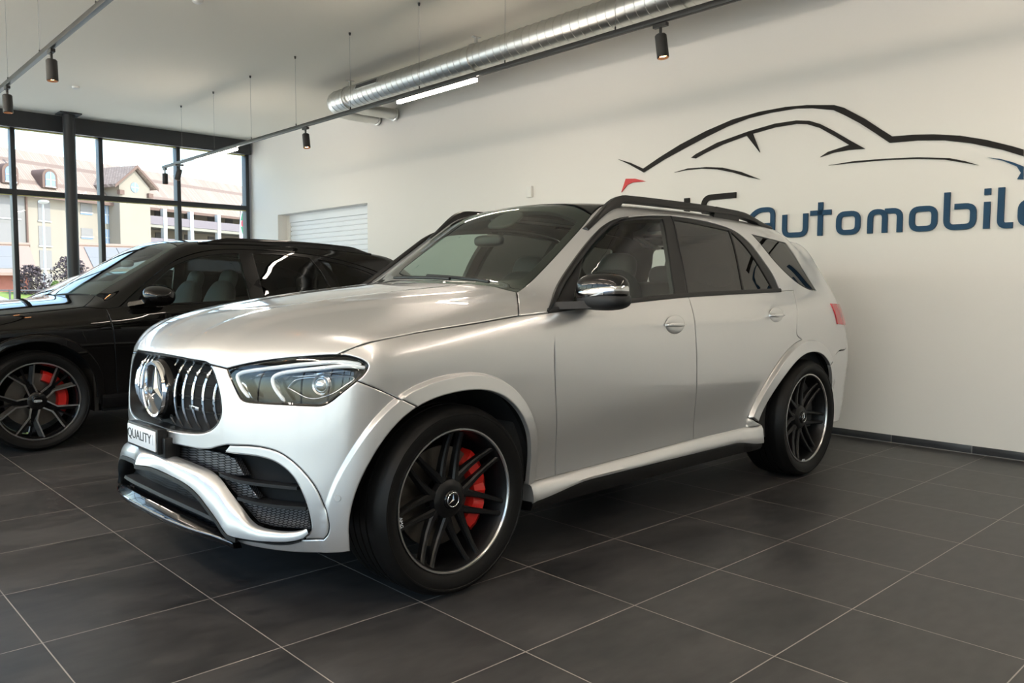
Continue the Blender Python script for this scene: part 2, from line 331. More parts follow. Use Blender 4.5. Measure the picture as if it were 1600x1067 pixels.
def patch(name, segs, chart, F, mat, parent=None, res=.03, step=.012, off=0., gap=.0018, edge=.005, skirt=.02, drop=.0025, holes=(), twin=False, feats=()):
    """body panel: an outline on the body surface, filled, with rounded edge and return flange"""
    loops = []
    for i, sg in enumerate([segs]+list(holes)):
        L = chart.to2(loop_of(sg, step))
        if (area2(L) < 0) == (i == 0): L = L[::-1]
        loops.append(L)
    outer = [offset(L, gap) for L in loops]; inner = [offset(L, gap+edge) for L in loops]
    I = np.vstack(inner); lo, hi = I.min(0), I.max(0); pts = []
    r = 0
    y = lo[1]
    while y < hi[1]:
        x = lo[0]+(res/2 if r % 2 else 0)
        pts.append(np.c_[np.arange(x, hi[0], res), np.full(len(np.arange(x, hi[0], res)), y)]); y += res*.866; r += 1
    G = np.vstack(pts); keep = inpoly(G, inner[0])
    for h in inner[1:]: keep &= ~inpoly(G, h)
    G = G[keep]
    if len(G):
        dmin = np.full(len(G), 9.)
        for i in range(0, len(I), 200): dmin = np.minimum(dmin, np.sqrt(((G[:, None]-I[None, i:i+200])**2).sum(-1)).min(1))
        G = G[dmin > res*.5]
    FP = []; fe = []
    for fl in feats:
        q = chart.to2(np.array(fl, float)); ok = inpoly(q, inner[0])
        for h in inner[1:]: ok &= ~inpoly(q, h)
        for k in range(len(q)):
            if ok[k] and np.sqrt(((I-q[k])**2).sum(1)).min() < .006: ok[k] = False
        prev = None
        for k in range(len(q)):
            if ok[k]:
                FP.append(q[k]); cur = len(FP)-1
                if prev is not None: fe.append((prev, cur))
                prev = cur
            else: prev = None
    if FP:
        FP = np.array(FP); dmin = np.full(len(G), 9.)
        for i in range(0, len(FP), 200): dmin = np.minimum(dmin, np.sqrt(((G[:, None]-FP[None, i:i+200])**2).sum(-1)).min(1))
        G = np.vstack([FP, G[dmin > .007]])
    nI = len(I)
    V = np.vstack([I, G]); ed = [(a+nI, c+nI) for a, c in fe]; b = 0
    for L in inner:
        n = len(L); ed += [(b+k, b+(k+1) % n) for k in range(n)]; b += n
    vo, eo, fo, ov, oe, of = delaunay_2d_cdt([Vector(map(float, p)) for p in V], ed, [], 0, 1e-5)
    q = np.array([(p[0], p[1]) for p in vo]); m = {}
    for k, src in enumerate(ov):
        for i in src: m[i] = k
    f = np.array([t for t in fo if len(t) == 3]); c = q[f].mean(1); keep = inpoly(c, inner[0])
    for h in inner[1:]: keep &= ~inpoly(c, h)
    f = f[keep]
    a = q[f]; ar = (a[:, 1, 0]-a[:, 0, 0])*(a[:, 2, 1]-a[:, 0, 1])-(a[:, 1, 1]-a[:, 0, 1])*(a[:, 2, 0]-a[:, 0, 0])
    f[ar < 0] = f[ar < 0][:, ::-1]
    P, N = surf(chart, F, q, off); verts = [P]; norms = [N]; faces = [tuple(t) for t in f]; nv = len(P); b = 0
    for L, O in zip(inner, outer):
        n = len(L); idx = [m[b+k] for k in range(n)]; b += n
        PO, NO = surf(chart, F, O, off); out = PO-P[idx]; out -= NO*(out*NO).sum(1)[:, None]; out /= np.linalg.norm(out, axis=1)[:, None]+1e-9
        PE = PO-NO*drop; n1 = NO*.75+out*.66; n1 /= np.linalg.norm(n1, axis=1)[:, None]
        verts += [PE]; norms += [n1]
        for k in range(n): faces.append((idx[k], nv+k, nv+(k+1) % n, idx[(k+1) % n]))
        if skirt:
            verts += [PE, PE-NO*skirt]; norms += [out, out]
            for k in range(n): faces.append((nv+n+k, nv+2*n+k, nv+2*n+(k+1) % n, nv+n+(k+1) % n))
            nv += 2*n
        nv += n
    verts = np.vstack(verts); norms = np.vstack(norms)
    # make the winding agree with the normals
    t = faces[0]; fn = np.cross(verts[t[1]]-verts[t[0]], verts[t[2]]-verts[t[0]])
    if fn@norms[t[0]] < 0: faces = [g[::-1] for g in faces]
    o = mesh_obj(name, verts, faces, mat, parent, normals=norms)
    if twin: mirror_copy(o, parent)
    return o
def on_surf(chart, F, P, off=0.):
    return surf(chart, F, chart.to2(P), off)[0]
def strip(secs, mat, name, parent=None, auto=40, closed=False, twin=False, bevel=0):
    o = MB().loft(secs, closed, closed).build(name, mat, parent, auto, bevel)
    if twin: mirror_copy(o, parent)
    return o
# ---------------------------------------------------------------- materials
def mat(name, base=(.8, .8, .8), rough=.5, metal=0., coat=0., coat_r=.03, spec=.5, emit=None, es=1., noise=None, bump=None, trans=0, alpha=1, two=None, sheen=0):
    m = bpy.data.materials.new(name); m.use_nodes = True; nt = m.node_tree; b = nt.nodes['Principled BSDF']
    b.inputs['Base Color'].default_value = (*base, 1); b.inputs['Roughness'].default_value = rough; b.inputs['Metallic'].default_value = metal
    b.inputs['Coat Weight'].default_value = coat; b.inputs['Coat Roughness'].default_value = coat_r; b.inputs['Specular IOR Level'].default_value = spec
    if emit: b.inputs['Emission Color'].default_value = (*emit, 1); b.inputs['Emission Strength'].default_value = es
    if noise or bump:
        tc = nt.nodes.new('ShaderNodeTexCoord'); nz = nt.nodes.new('ShaderNodeTexNoise')
        sc, amt = (noise or bump)[:2]; nz.inputs['Scale'].default_value = sc; nz.inputs['Detail'].default_value = 6
        nt.links.new(tc.outputs['Object'], nz.inputs['Vector'])
        if noise:
            mx = nt.nodes.new('ShaderNodeMix'); mx.data_type = 'RGBA'
            mx.inputs[6].default_value = (*[c*(1-amt) for c in base], 1); mx.inputs[7].default_value = (*[min(1, c*(1+amt)) for c in base], 1)
            nt.links.new(nz.outputs['Fac'], mx.inputs[0]); nt.links.new(mx.outputs[2], b.inputs['Base Color'])
        if bump:
            bp = nt.nodes.new('ShaderNodeBump'); bp.inputs['Strength'].default_value = bump[1]; bp.inputs['Distance'].default_value = bump[2] if len(bump) > 2 else .002
            if noise: nz = nt.nodes.new('ShaderNodeTexNoise'); nz.inputs['Scale'].default_value = bump[0]; nt.links.new(tc.outputs['Object'], nz.inputs['Vector'])
            nt.links.new(nz.outputs['Fac'], bp.inputs['Height']); nt.links.new(bp.outputs['Normal'], b.inputs['Normal'])
    if two:   # the hidden inner side of a sheet panel is dark unpainted trim
        ge = nt.nodes.new('ShaderNodeNewGeometry'); df = nt.nodes.new('ShaderNodeBsdfDiffuse'); df.inputs[0].default_value = (*two, 1)
        mx = nt.nodes.new('ShaderNodeMixShader'); out = nt.nodes['Material Output']
        nt.links.new(ge.outputs['Backfacing'], mx.inputs[0]); nt.links.new(b.outputs[0], mx.inputs[1]); nt.links.new(df.outputs[0], mx.inputs[2]); nt.links.new(mx.outputs[0], out.inputs[0])
    return m
def glass(name, tint=(.8, .9, .85), rough=.0, ior=1.5):
    """thin pane: tinted see-through with mirror reflection by angle"""
    m = bpy.data.materials.new(name); m.use_nodes = True; nt = m.node_tree; nt.nodes.remove(nt.nodes['Principled BSDF'])
    out = nt.nodes['Material Output']; tr = nt.nodes.new('ShaderNodeBsdfTransparent'); gl = nt.nodes.new('ShaderNodeBsdfGlossy'); fr = nt.nodes.new('ShaderNodeFresnel'); mx = nt.nodes.new('ShaderNodeMixShader')
    tr.inputs[0].default_value = (*tint, 1); gl.inputs['Roughness'].default_value = rough; gl.inputs['Color'].default_value = (1, 1, 1, 1); fr.inputs['IOR'].default_value = ior
    ge = nt.nodes.new('ShaderNodeNewGeometry'); mm = nt.nodes.new('ShaderNodeMath'); mm.operation = 'MULTIPLY'; iv = nt.nodes.new('ShaderNodeMath'); iv.operation = 'SUBTRACT'; iv.inputs[0].default_value = 1
    nt.links.new(ge.outputs['Backfacing'], iv.inputs[1]); nt.links.new(fr.outputs[0], mm.inputs[0]); nt.links.new(iv.outputs[0], mm.inputs[1])
    nt.links.new(mm.outputs[0], mx.inputs[0]); nt.links.new(tr.outputs[0], mx.inputs[1]); nt.links.new(gl.outputs[0], mx.inputs[2]); nt.links.new(mx.outputs[0], out.inputs[0])
    return m
def scale_mesh_mat(name, base, hole, size):
    """metallic grille sheet pressed with rows of small arcs"""
    m = mat(name, base, .35, .6); nt = m.node_tree; b = nt.nodes['Principled BSDF']
    tc = nt.nodes.new('ShaderNodeTexCoord'); mp = nt.nodes.new('ShaderNodeMapping'); mp.inputs['Rotation'].default_value = (R_(90), 0, R_(35))
    br = nt.nodes.new('ShaderNodeTexBrick'); br.inputs['Scale'].default_value = 1/size; br.inputs['Brick Width'].default_value = 1.; br.inputs['Row Height'].default_value = .62; br.inputs['Mortar Size'].default_value = .13; br.inputs['Mortar Smooth'].default_value = .3
    br.inputs['Color1'].default_value = (*base, 1); br.inputs['Color2'].default_value = (*[c*.85 for c in base], 1); br.inputs['Mortar'].default_value = (*hole, 1)
    nt.links.new(tc.outputs['Object'], mp.inputs[0]); nt.links.new(mp.outputs[0], br.inputs['Vector']); nt.links.new(br.outputs['Color'], b.inputs['Base Color'])
    bp = nt.nodes.new('ShaderNodeBump'); bp.inputs['Strength'].default_value = .8; bp.inputs['Distance'].default_value = .003; bp.invert = True
    nt.links.new(br.outputs['Fac'], bp.inputs['Height']); nt.links.new(bp.outputs['Normal'], b.inputs['Normal'])
    return m
M = {}
M['silver'] = mat('silver_paint', (.65, .65, .655), .33, .78, 1., .012, two=(.02, .02, .02))
M['black_paint'] = mat('black_paint', (.004, .0036, .0034), .3, .0, .9, .01, spec=.0, two=(.012, .012, .012))
M['gloss'] = mat('gloss_black', (.004, .004, .0045), .25, 0, .6, .01, spec=.1)
M['trim'] = mat('satin_black_trim', (.007, .007, .0075), .42, spec=.35)
M['plastic'] = mat('black_plastic', (.010, .011, .013), .55, spec=.4, bump=(350, .15, .001))
M['liner'] = mat('wheel_liner', (.008, .008, .009), .9)
M['rubber'] = mat('tyre_rubber', (.0042, .004, .004), .5, spec=.2, noise=(20, .15), bump=(60, .1, .001))
M['rim'] = mat('satin_black_rim', (.003, .003, .0035), .4, 0., spec=.3)
M['rim_edge'] = mat('turned_aluminium', (.55, .55, .55), .28, 1.)
M['chrome'] = mat('chrome', (.82, .83, .85), .06, 1.)
M['alu'] = mat('satin_chrome', (.6, .6, .62), .22, 1.)
M['disc'] = mat('brake_disc_steel', (.15, .135, .12), .38, 1., noise=(30, .2))
M['red'] = mat('red_caliper', (.45, .012, .008), .3, 0, .6)
M['grille_mesh'] = scale_mesh_mat('grey_scale_grille', (.14, .14, .15), (.01, .01, .012), .012)
M['dark_mesh'] = scale_mesh_mat('dark_scale_grille', (.05, .052, .058), (.004, .004, .005), .012)
M['windscreen'] = glass('windscreen_glass', (.72, .84, .77))
M['front_glass'] = glass('front_side_glass', (.58, .66, .62))
M['dark_glass'] = glass('dark_privacy_glass', (.055, .055, .055))
M['lens'] = glass('clear_lamp_lens', (.93, .95, .96))
M['lamp_in'] = mat('lamp_housing', (.008, .008, .009), .18, .2)
M['lamp_chrome'] = mat('lamp_reflector', (.75, .77, .8), .12, 1.)
M['guide'] = mat('white_light_guide', (.9, .92, .95), .2, 0, 1.)
M['amber'] = mat('warm_reflector', (.55, .42, .2), .25, .8)
M['tail'] = mat('red_tail_lamp', (.5, .01, .02), .1, 0, 1.)
M['leather'] = mat('dark_leather', (.025, .025, .026), .5, bump=(120, .2, .002))
M['grey_leather'] = mat('grey_leather', (.075, .075, .078), .5, bump=(120, .2, .002))
M['brown'] = mat('brown_cabin_trim', (.10, .045, .025), .55)
M['cabin'] = mat('cabin_lining', (.03, .03, .03), .8)
M['white_plate'] = mat('plate_white', (.85, .86, .88), .35)
M['ink'] = mat('black_ink', (.01, .01, .012), .5)

M['dark_front_glass'] = glass('tinted_side_glass', (.40, .46, .43))
# ---------------------------------------------------------------- wheels (outer face towards -y, hub at the origin)
def tyre_mesh(R=.382, rim=.287, w=.275):
    h = R-rim
    prof = [(rim-.004, .012), (rim+.004, .002), (rim+.02, -.008), (rim+h*.45, -.017), (rim+h*.62, -.0165), (rim+h*.64, -.0185), (rim+h*.70, -.0185), (rim+h*.72, -.015), (rim+h*.86, -.003), (R-.008, .012), (R-.003, .022)]
    y = .03
    for k in range(5):
        y0 = .03+(w-.06)*k/5; y1 = .03+(w-.06)*(k+1)/5
        prof += [(R-.0006 if k in (0, 4) else R, y0+.005), (R-.0006 if k in (0, 4) else R, y1-.005)]
        if k < 4: prof += [(R-.007, y1-.004), (R-.007, y1+.004)]
    prof += [(R-.003, w-.022), (R-.02, w), (rim+h*.5, w+.016), (rim+.01, w-.005), (rim-.004, w-.015)]
    return MB().lathe(prof, 96)
def rim_barrel(rim=.287, w=.26):
    prof = [(rim-.002, .012), (rim+.003, .004), (rim+.003, -.001), (rim-.006, .001), (rim-.012, .012), (rim-.02, .03), (rim-.026, .07), (rim-.03, .2), (rim-.01, w), (rim-.002, w)]
    return prof
def star_mb(r, d, y0, w=.16):
    """three-pointed star with a ridge, facing -y"""
    m = MB(); top = (0, y0-d, 0); v = []
    for k in range(3):
        a = R_(90+120*k); b = R_(90+120*k+60)
        v.append((r*math.cos(a), y0-d*.2, r*math.sin(a))); v.append((r*w*math.cos(b), y0, r*w*math.sin(b)))
    f = [(6, i, (i+1) % 6) for i in range(6)]
    return m.add(v+[top], f)
def make_wheel_twin(parent, loc, side=-1, caliper_dir=1, spin=0, name='wheel'):
    w = MB().lathe(rim_barrel(), 96)
    # drum of the hub and fourteen spokes in seven pairs
    w.lathe([(0, .034), (.052, .034), (.062, .037), (.078, .048), (.085, .07), (.06, .09), (0, .09)], 40)
    for k in range(7):
        a = R_(90+spin+k*360/7)
        ca, sa = math.cos(a), math.sin(a)
        for s in (-1, 1):
            secs = []
            for r, o, ww, yf, yb in ((.062, .030, .018, .046, .085), (.10, .034, .0155, .050, .085), (.16, .033, .0125, .046, .078), (.22, .030, .0105, .034, .064), (.262, .0275, .0105, .020, .05), (.284, .027, .014, .010, .045)):
                sec = []
                for dx, yy in ((-ww*.55, yf), (ww*.55, yf), (ww, yf+.007), (ww*.9, yb), (-ww*.9, yb), (-ww, yf+.007)):
                    t = s*o+dx; sec.append((r*ca-t*sa, yy, r*sa+t*ca))
                secs.append(sec)
            w.loft(secs)
    o = w.build(name, M['rim'], parent, 32); o.location = loc
    e = MB().lathe([(.2905, .0015), (.2895, -.0025), (.2835, -.0025), (.279, .003), (.2785, .006)], 96).build('rim_ring', M['rim_edge'], o)
    t = tyre_mesh().build('tyre', M['rubber'], o, 40)
    c = MB().lathe([(0, .024), (.030, .024), (.036, .027), (.040, .034), (.040, .045)], 36).build('centre_cap', M['gloss'], o)
    s = star_mb(.026, .005, .0225); s.lathe([(.0265, .022), (.0285, .0205), (.0305, .022), (.0285, .024)], 36, closed=True); s.build('star_emblem', M['chrome'], o, 20)
    for k in range(5):
        a = R_(90+72*k+20)
        MB().lathe([(0, .047), (.008, .047), (.010, .052), (.010, .07)], 12, c=(.056*math.cos(a), 0, .056*math.sin(a))).build('wheel_bolt', M['alu'], o)
    MB().lathe([(.075, .115), (.205, .115), (.205, .15), (.075, .15)], 64, closed=True).build('brake_disc', M['disc'], o)
    cal = MB(); secs = []
    for i in range(13):
        a = R_((-48+96*i/12)) if caliper_dir > 0 else R_(180-48+96*i/12)
        k = 1 if 0 < i < 12 else .8
        bulge = .012 if i in (3, 4, 6, 8, 9) else 0
        q = []
        for r, y in ((.150, .098), (.158, .078-bulge*.5), (.205, .070-bulge), (.228, .085), (.232, .16), (.15, .16)):
            q.append((r*math.cos(a), .115+(y-.115)*k, r*math.sin(a)))
        secs.append(q)
    cal.loft(secs).build('brake_caliper', M['red'], o, 25)
    return o
# ---------------------------------------------------------------- shared cabin pieces
def superell(c, r, e=(2.6, 2.6), nu=28, nv=16, tilt=None, squash=None):
    m = MB(); sg = lambda x, p: math.copysign(abs(x)**p, x); secs = []
    for j in range(nv+1):
        v = -math.pi/2+math.pi*j/nv; q = []
        for i in range(nu):
            u = 2*math.pi*i/nu
            p = Vector((r[0]*sg(math.cos(v), 2/e[0])*sg(math.cos(u), 2/e[1]), r[1]*sg(math.cos(v), 2/e[0])*sg(math.sin(u), 2/e[1]), r[2]*sg(math.sin(v), 2/e[0])))
            if squash: p = squash(p)
            if tilt: p = tilt @ p
            q.append((p.x+c[0], p.y+c[1], p.z+c[2]))
        secs.append(q)
    return m.loft(secs, True, True)
def make_seat(parent, x, y, m, width=.26, name='seat', headrest=True, z0=.45, zb=1.12):
    cu = superell((x, y, z0+.06), (.27, width, .10), (3, 4)).build(name, m, parent, 60)
    T_ = Matrix.Rotation(R_(18), 3, 'Y')
    superell((x+.32, y, z0+.38), (.085, width*.92, .40), (3, 3.4), tilt=T_).build('seat_backrest', m, cu, 60)
    if headrest:
        superell((x+.47, y, zb+.06), (.055, width*.5, .105), (3, 3), tilt=T_).build('headrest', m, cu, 60)
        for s in (-1, 1): MB().tube([(x+.43, y+s*.05, zb-.09), (x+.455, y+s*.05, zb)], .007).build('headrest_post', M['alu'], cu)
    return cu
def make_cabin(parent, z=0, x0=0., seat=None, rear=True, top=1.12, w=.86, dark=None):
    dark = dark or M['cabin']
    b = MB()
    b.box((x0+.45, -w, .30+z), (x0+3.55, w, .36+z))
    for s in (-1, 1): b.box((x0+.55, s*w-.02, .30+z), (x0+3.5, s*w+.02, top-.06+z))
    b.box((x0+.42, -w, .30+z), (x0+.50, w, top-.07+z)); b.box((x0+3.45, -w, .30+z), (x0+3.55, w, top-.08+z))
    b.build('cabin_tub', dark, parent)
    d = MB(); secs = []
    for y in np.linspace(-.77, .77, 15):
        q = .10*(abs(y)/.77)**2
        secs.append([(x0+.50+q, y, top-.02+z), (x0+.62+q, y, top+.03+z), (x0+.95, y, top+.02+z), (x0+1.06, y, top-.03+z), (x0+1.08, y, top-.12+z), (x0+1.0, y, top-.28+z), (x0+.6, y, top-.3+z)])
    d.loft(secs).build('dashboard', M['leather'], parent, 50)
    a = R_(65); wc = (x0+1.12, -.37, top-.10+z); ring = []
    for k in range(33):
        t = 2*math.pi*k/32; ring.append((wc[0]+.185*math.sin(t)*math.cos(a), wc[1]+.185*math.cos(t), wc[2]+.185*math.sin(t)*math.sin(a)))
    sw = MB().tube(ring, .016, 10, caps=False).build('steering_wheel', M['leather'], parent)
    superell(wc, (.05, .07, .06), (2.5, 2.5)).build('steering_wheel_hub', M['leather'], sw)
    for s in (-1, 1): MB().tube([wc, (wc[0], wc[1]+s*.18, wc[2])], .014).build('steering_wheel_spoke', M['leather'], sw)
    m = seat or M['leather']
    for y in (-.37, .37): make_seat(parent, x0+1.28, y, m, z0=.58+z, zb=1.28+z)
    rs = superell((x0+2.30, 0, .58+z), (.27, .68, .11), (3, 5)).build('rear_seat', m, parent, 60)
    superell((x0+2.64, 0, .93+z), (.09, .68, .36), (3, 5), tilt=Matrix.Rotation(R_(16), 3, 'Y')).build('seat_backrest', m, rs, 60)
    for y in (-.42, 0, .42): superell((x0+2.76, y, 1.32+z), (.05, .13, .075), (3, 3)).build('headrest', m, rs, 60)
def lamp_tube(P, chart, F, off, r, name, m, parent, twin=True, close=False):
    Q = cr(on_surf(chart, F, P, off), .01); n = len(Q); rr = np.full(n, r); rr[0] = rr[-1] = r*.4
    o = MB().tube(Q, rr, 8).build(name, m, parent)
    if twin: mirror_copy(o, parent)
# ---------------------------------------------------------------- the silver SUV
def build_silver():
    F = BodyShape.F; sv = M['silver']
    car = empty('suv', (0, 0, 0), label='silver SUV with black alloy wheels and a chrome grille of upright slats', cat='car')
    ao = BodyShape.AF.outline; af = [(x, -1., z) for x, z in ao(-1.6, 118, 60)]; af_front = [(x, -1., z) for x, z in ao(118, 184, 36)]
    sd = lambda P, ch=SIDE: [tuple(p) for p in on_surf(ch, F, P)]
    aff = sd(af_front); af = sd(af); af[-1] = aff[0]
    ar_ = [(x, -1., z) for x, z in BodyShape.AR.outline(176, 2, 90)]; ar = sd(ar_)
    # bonnet
    half = [[(-.775, 0, .961), T['grille_top'][1], T['grille_top'][2], T['grille_top'][3]], [T['grille_side'][0], T['grille_side'][1]], [T['grille_side'][1], T['lamp_top'][0]], T['lamp_top'], T['hoodshut'][:], T['hoodside'],
            [T['hoodside'][-1], (.545, -.5, 1.235), (.49, -.25, 1.25), (.475, 0, 1.255)]]
    half[4][0] = T['lamp_top'][-1]
    patch('bonnet', sym(half), OBL, F, sv, car, res=.028)
    # front bumper cover
    gside = T['grille_side'] + [(-.8185, 0, .667)]
    half = [gside[1:][::-1], [T['grille_side'][1], T['lamp_top'][0]], T['lamp_bot'][::-1], [T['lamp_bot'][0]]+T['seam_fb'][1:-1]+[aff[0]], aff, [aff[-1], (-.468, -.935, .278)], T['bump_low'][::-1], T['gasket'][::-1][1:]+[], [T['gasket'][0], T['groove'][-1]], T['groove'][::-1], T['gap_top'][::-1]+[(-.813, 0, .614)]]
    half[6] = [(-.468, -.935, .278)]+T['bump_low'][:-1][::-1]
    half[7] = [T['bump_low'][0]]+T['gasket'][:-1][::-1]
    fe = BodyShape.AF.feats(-2, 186, -1.); fe = [sd(f_) for f_ in fe]; fb = [sd(f_) for f_ in BodyShape.AF.feats(100, 181, -1.)]
    patch('front_bumper', sym(half), WRAP, F, sv, car, res=.022, step=.01, feats=fb+[mir_y(f_) for f_ in fb])
    wing = [T['groove'], [T['groove'][-1], T['gasket'][0]], T['wing_in'][::-1], [T['wing_in'][0], T['groove'][0]]]
    patch('intake_surround', wing, WRAP, F, sv, car, res=.016, step=.008, off=-.004, gap=.003, edge=.006, skirt=.05, twin=True)
    # black groove and gasket lines
    g = on_surf(WRAP, F, cr(T['groove'], .012), -.012)
    o = MB().tube(g, .006, 6).build('bumper_seal', M['trim'], car); mirror_copy(o, car)
    g = on_surf(WRAP, F, cr(T['gasket']+[T['bump_low'][0]], .012), .004)
    o = MB().tube(g, .005, 6).build('bumper_seal', M['trim'], car); mirror_copy(o, car)
    # blade under the grille that widens into the corner intakes
    up = cr([(-.805, 0, .571)]+T['aw_up'], .02); low = cr([(-.889, 0, .514)]+T['aw_low'][1:], .02); n = 70
    rs = lambda P: np.stack([np.interp(np.linspace(0, 1, n), np.linspace(0, 1, len(P)), P[:, k]) for k in range(3)], 1)
    up, low = rs(up), rs(low); secs = []
    for i in range(n):
        a, b = Vector(up[i]), Vector(low[i]); q = []; d = (b-a)
        out = Vector(grad(F, np.array([low[i]]))[0]); nn = Vector((out.x*.6, out.y*.6, .8)); nn.normalize()
        for t in np.linspace(0, 1, 9): q.append(a+d*t+nn*(.022*math.sin(math.pi*t)**.8 if 0 < t < 1 else 0))
        q.append(b+Vector((0, 0, -.004))-out*.006); q.append(b-out*.03+Vector((0, 0, -.004)))
        secs.append(q)
    full = [[(p[0], -p[1], p[2]) for p in q] for q in secs[:0:-1]]+secs
    MB().loft(full, False, False).build('bumper_blade', sv, car, 50)
    # intakes
    b_off = lambda P: P
    ib = [[(-.81, 0, .60)]+T['gap_top']+T['wing_in'][1:-2], [T['wing_in'][-3], T['aw_up'][-1]], T['aw_up'][::-1]+[(-.8, 0, .55)]]
    patch('intake_duct', sym(ib), WRAP, F, M['liner'], car, res=.04, off=-.11, skirt=0)
    for nm, off in (('plate1', -.05), ('plate2', -.05), ('plate3', -.045)):
        P = T[nm]; patch('intake_grille', [[P[i], P[(i+1) % len(P)]] for i in range(len(P))], WRAP, F, M['grille_mesh'], car, res=.03, off=off, skirt=.03, twin=True)
    P = T['gapmesh']; P = [(-.79, 0, .60)]+P[2:]; half = [P[:4], [P[3], P[4]], [P[4], P[5]], P[5:], [P[-1], (-.79, 0, .555)]]
    patch('centre_grille', sym([P[:4], [P[3], P[4]], [P[4], P[5]], P[5:]+[(-.79, 0, .555)]]), WRAP, F, M['grille_mesh'], car, res=.03, off=-.05, skirt=0)
    for nm in ('fin1', 'fin2'):
        P = cr(T[nm], .015); a = on_surf(WRAP, F, P, -.018); c = on_surf(WRAP, F, P, -.10); secs = []
        for p, q in zip(a, c): secs.append([p+(0, 0, .006), p+np.array((0, 0, -.006)), q+np.array((0, 0, -.012)), q+np.array((0, 0, .0))])
        strip(secs, M['plastic'], 'intake_fin', car, closed=True, twin=True)
    # lower grille and splitter
    T['lip_low'] = [(-.848, .0, .336), (-.846, -.15, .332), (-.830, -.30, .325), (-.806, -.42, .318), (-.775, -.51, .310), (-.739, -.58, .292)]
    lo = on_surf(WRAP, F, T['lip_low'], .0)
    half = [[(-.83, 0, .505)]+[(p[0], p[1], p[2]-.004) for p in T['aw_low'][1:9]], [T['aw_low'][8], T['lip_low'][-1]], T['lip_low'][::-1][:-1]+[(-.84, 0, .334)]]
    patch('lower_grille', sym(half), WRAP, F, M['dark_mesh'], car, res=.03, off=-.035, skirt=0)
    fr = cr([(p[0], p[1], p[2]) for p in T['aw_low'][1:9]], .02); fr = np.vstack([[(-.885, 0, .512)], fr])
    a = fr; secs = []
    for p in a: 
        nrm = grad(F, np.array([p]))[0]; secs.append([p+nrm*.004+np.array((0, 0, -.002)), p+nrm*.006+np.array((0, 0, -.016)), p-nrm*.06+np.array((0, 0, -.022)), p-nrm*.06])
    secs = [[(q[0], -q[1], q[2]) for q in sct] for sct in secs[:0:-1]]+secs
    strip(secs, M['trim'], 'lower_grille_frame', car, closed=True)
    bar = cr(on_surf(WRAP, F, [(-.83, 0, .402), (-.82, -.15, .397), (-.80, -.30, .385), (-.77, -.41, .370), (-.75, -.47, .358)]), .02); secs = []
    for p in bar: 
        nrm = grad(F, np.array([p]))[0]; secs.append([p+nrm*.012+np.array((0, 0, .012)), p+nrm*.016, p+nrm*.0+np.array((0, 0, -.016)), p-nrm*.05+np.array((0, 0, -.01)), p-nrm*.05+np.array((0, 0, .016))])
    secs = [[(q[0], -q[1], q[2]) for q in sct] for sct in secs[:0:-1]]+secs
    strip(secs, M['plastic'], 'lower_grille_bar', car, closed=True)
    lip = cr([(-.85, 0, .334)]+T['lip_low'][1:], .02); secs = []; ch = []
    for i, p in enumerate(lip):
        t = i/(len(lip)-1); nrm = grad(F, np.array([p]))[0]; nrm[2] = 0; h = .030*(1-t**3)
        secs.append([p-nrm*.03+np.array((0, 0, h*1.05)), p-nrm*.006+np.array((0, 0, h)), p+nrm*.012+np.array((0, 0, h*.4)), p+nrm*.018, p+nrm*.012+np.array((0, 0, -.02)), p-nrm*.05+np.array((0, 0, -.035))])
        ch.append(p+nrm*.019+np.array((0, 0, .003)))
    secs = [[(q[0], -q[1], q[2]) for q in sct] for sct in secs[:0:-1]]+secs
    sp = strip(secs, M['gloss'], 'front_splitter', car, closed=True)
    ch = [(q[0], -q[1], q[2]) for q in ch[:0:-1]]+[tuple(q) for q in ch]
    MB().tube(ch, .004, 6).build('chrome_lip', M['chrome'], sp)
    # grille
    gh = [[(-.775, 0, .961), T['grille_top'][1], T['grille_top'][2], T['grille_top'][3]], T['grille_side']+[(-.8185, 0, .667)]]
    gr = patch('grille', sym(gh), WRAP, F, M['liner'], car, res=.04, off=-.065, skirt=0)
    q = loop_of(sym(gh), .012); q = np.vstack([q, q[:1]]); nn = grad(F, q); c0 = np.array((-.8, 0, .82)); inw = c0-q; inw /= np.linalg.norm(inw, axis=1)[:, None]
    secs = [[p-n*.002, p+i*.007-n*.004, p+i*.007-n*.07, p-n*.07] for p, n, i in zip(q, nn, inw)]
    strip(secs, M['trim'], 'grille_surround', gr, closed=True)
    LY = WRAP.to2(loop_of(sym(gh), .01)); ys = [.072+.0675*k for k in range(6)]; ys.append(.455)
    for y in sorted([-v for v in ys]+ys):
        zz = LY[np.abs(np.where(np.abs(LY[:, 0]) < .35, -LY[:, 0], -LY[:, 0])+0-(y if abs(y) < .35 else math.copysign(.35+(math.atan2(abs(y)-.35, .49))*.6, y))) < .012][:, 1]
        if len(zz) < 2: continue
        z0, z1 = zz.min()+.008, zz.max()-.006
        secs = []
        for t in np.linspace(0, 1, 17):
            z = z0+(z1-z0)*t; P, N = surf(OBLF, F, np.array([[y, z]])) if False else (None, None)
            x = XFRONT(y, z); k = abs(2*t-1)**2.2; d = .020+.040*k
            w = .0065
            secs.append([(x+d+.004, y-w, z), (x+d, y-w*.6, z), (x+d, y+w*.6, z), (x+d+.004, y+w, z), (x+d+.011, y+w*.6, z), (x+d+.011, y-w*.6, z)])
        MB().loft(secs).build('grille_slat', M['chrome'], gr, 50)
    for z in (.75, .80, .85, .90):
        pts = [(XFRONT(y, z)+.052, y, z) for y in np.linspace(-.44, .44, 25)]
        MB().tube(pts, .003, 6).build('grille_crossbar', M['trim'], gr)
    sx = XFRONT(0, .815)+.0
    em = MB().lathe([(0, sx+.012), (.118, sx+.012), (.127, sx+.03), (.127, sx+.06)], 48, 'x', (0, 0, .815)).build('emblem_base', M['gloss'], gr)
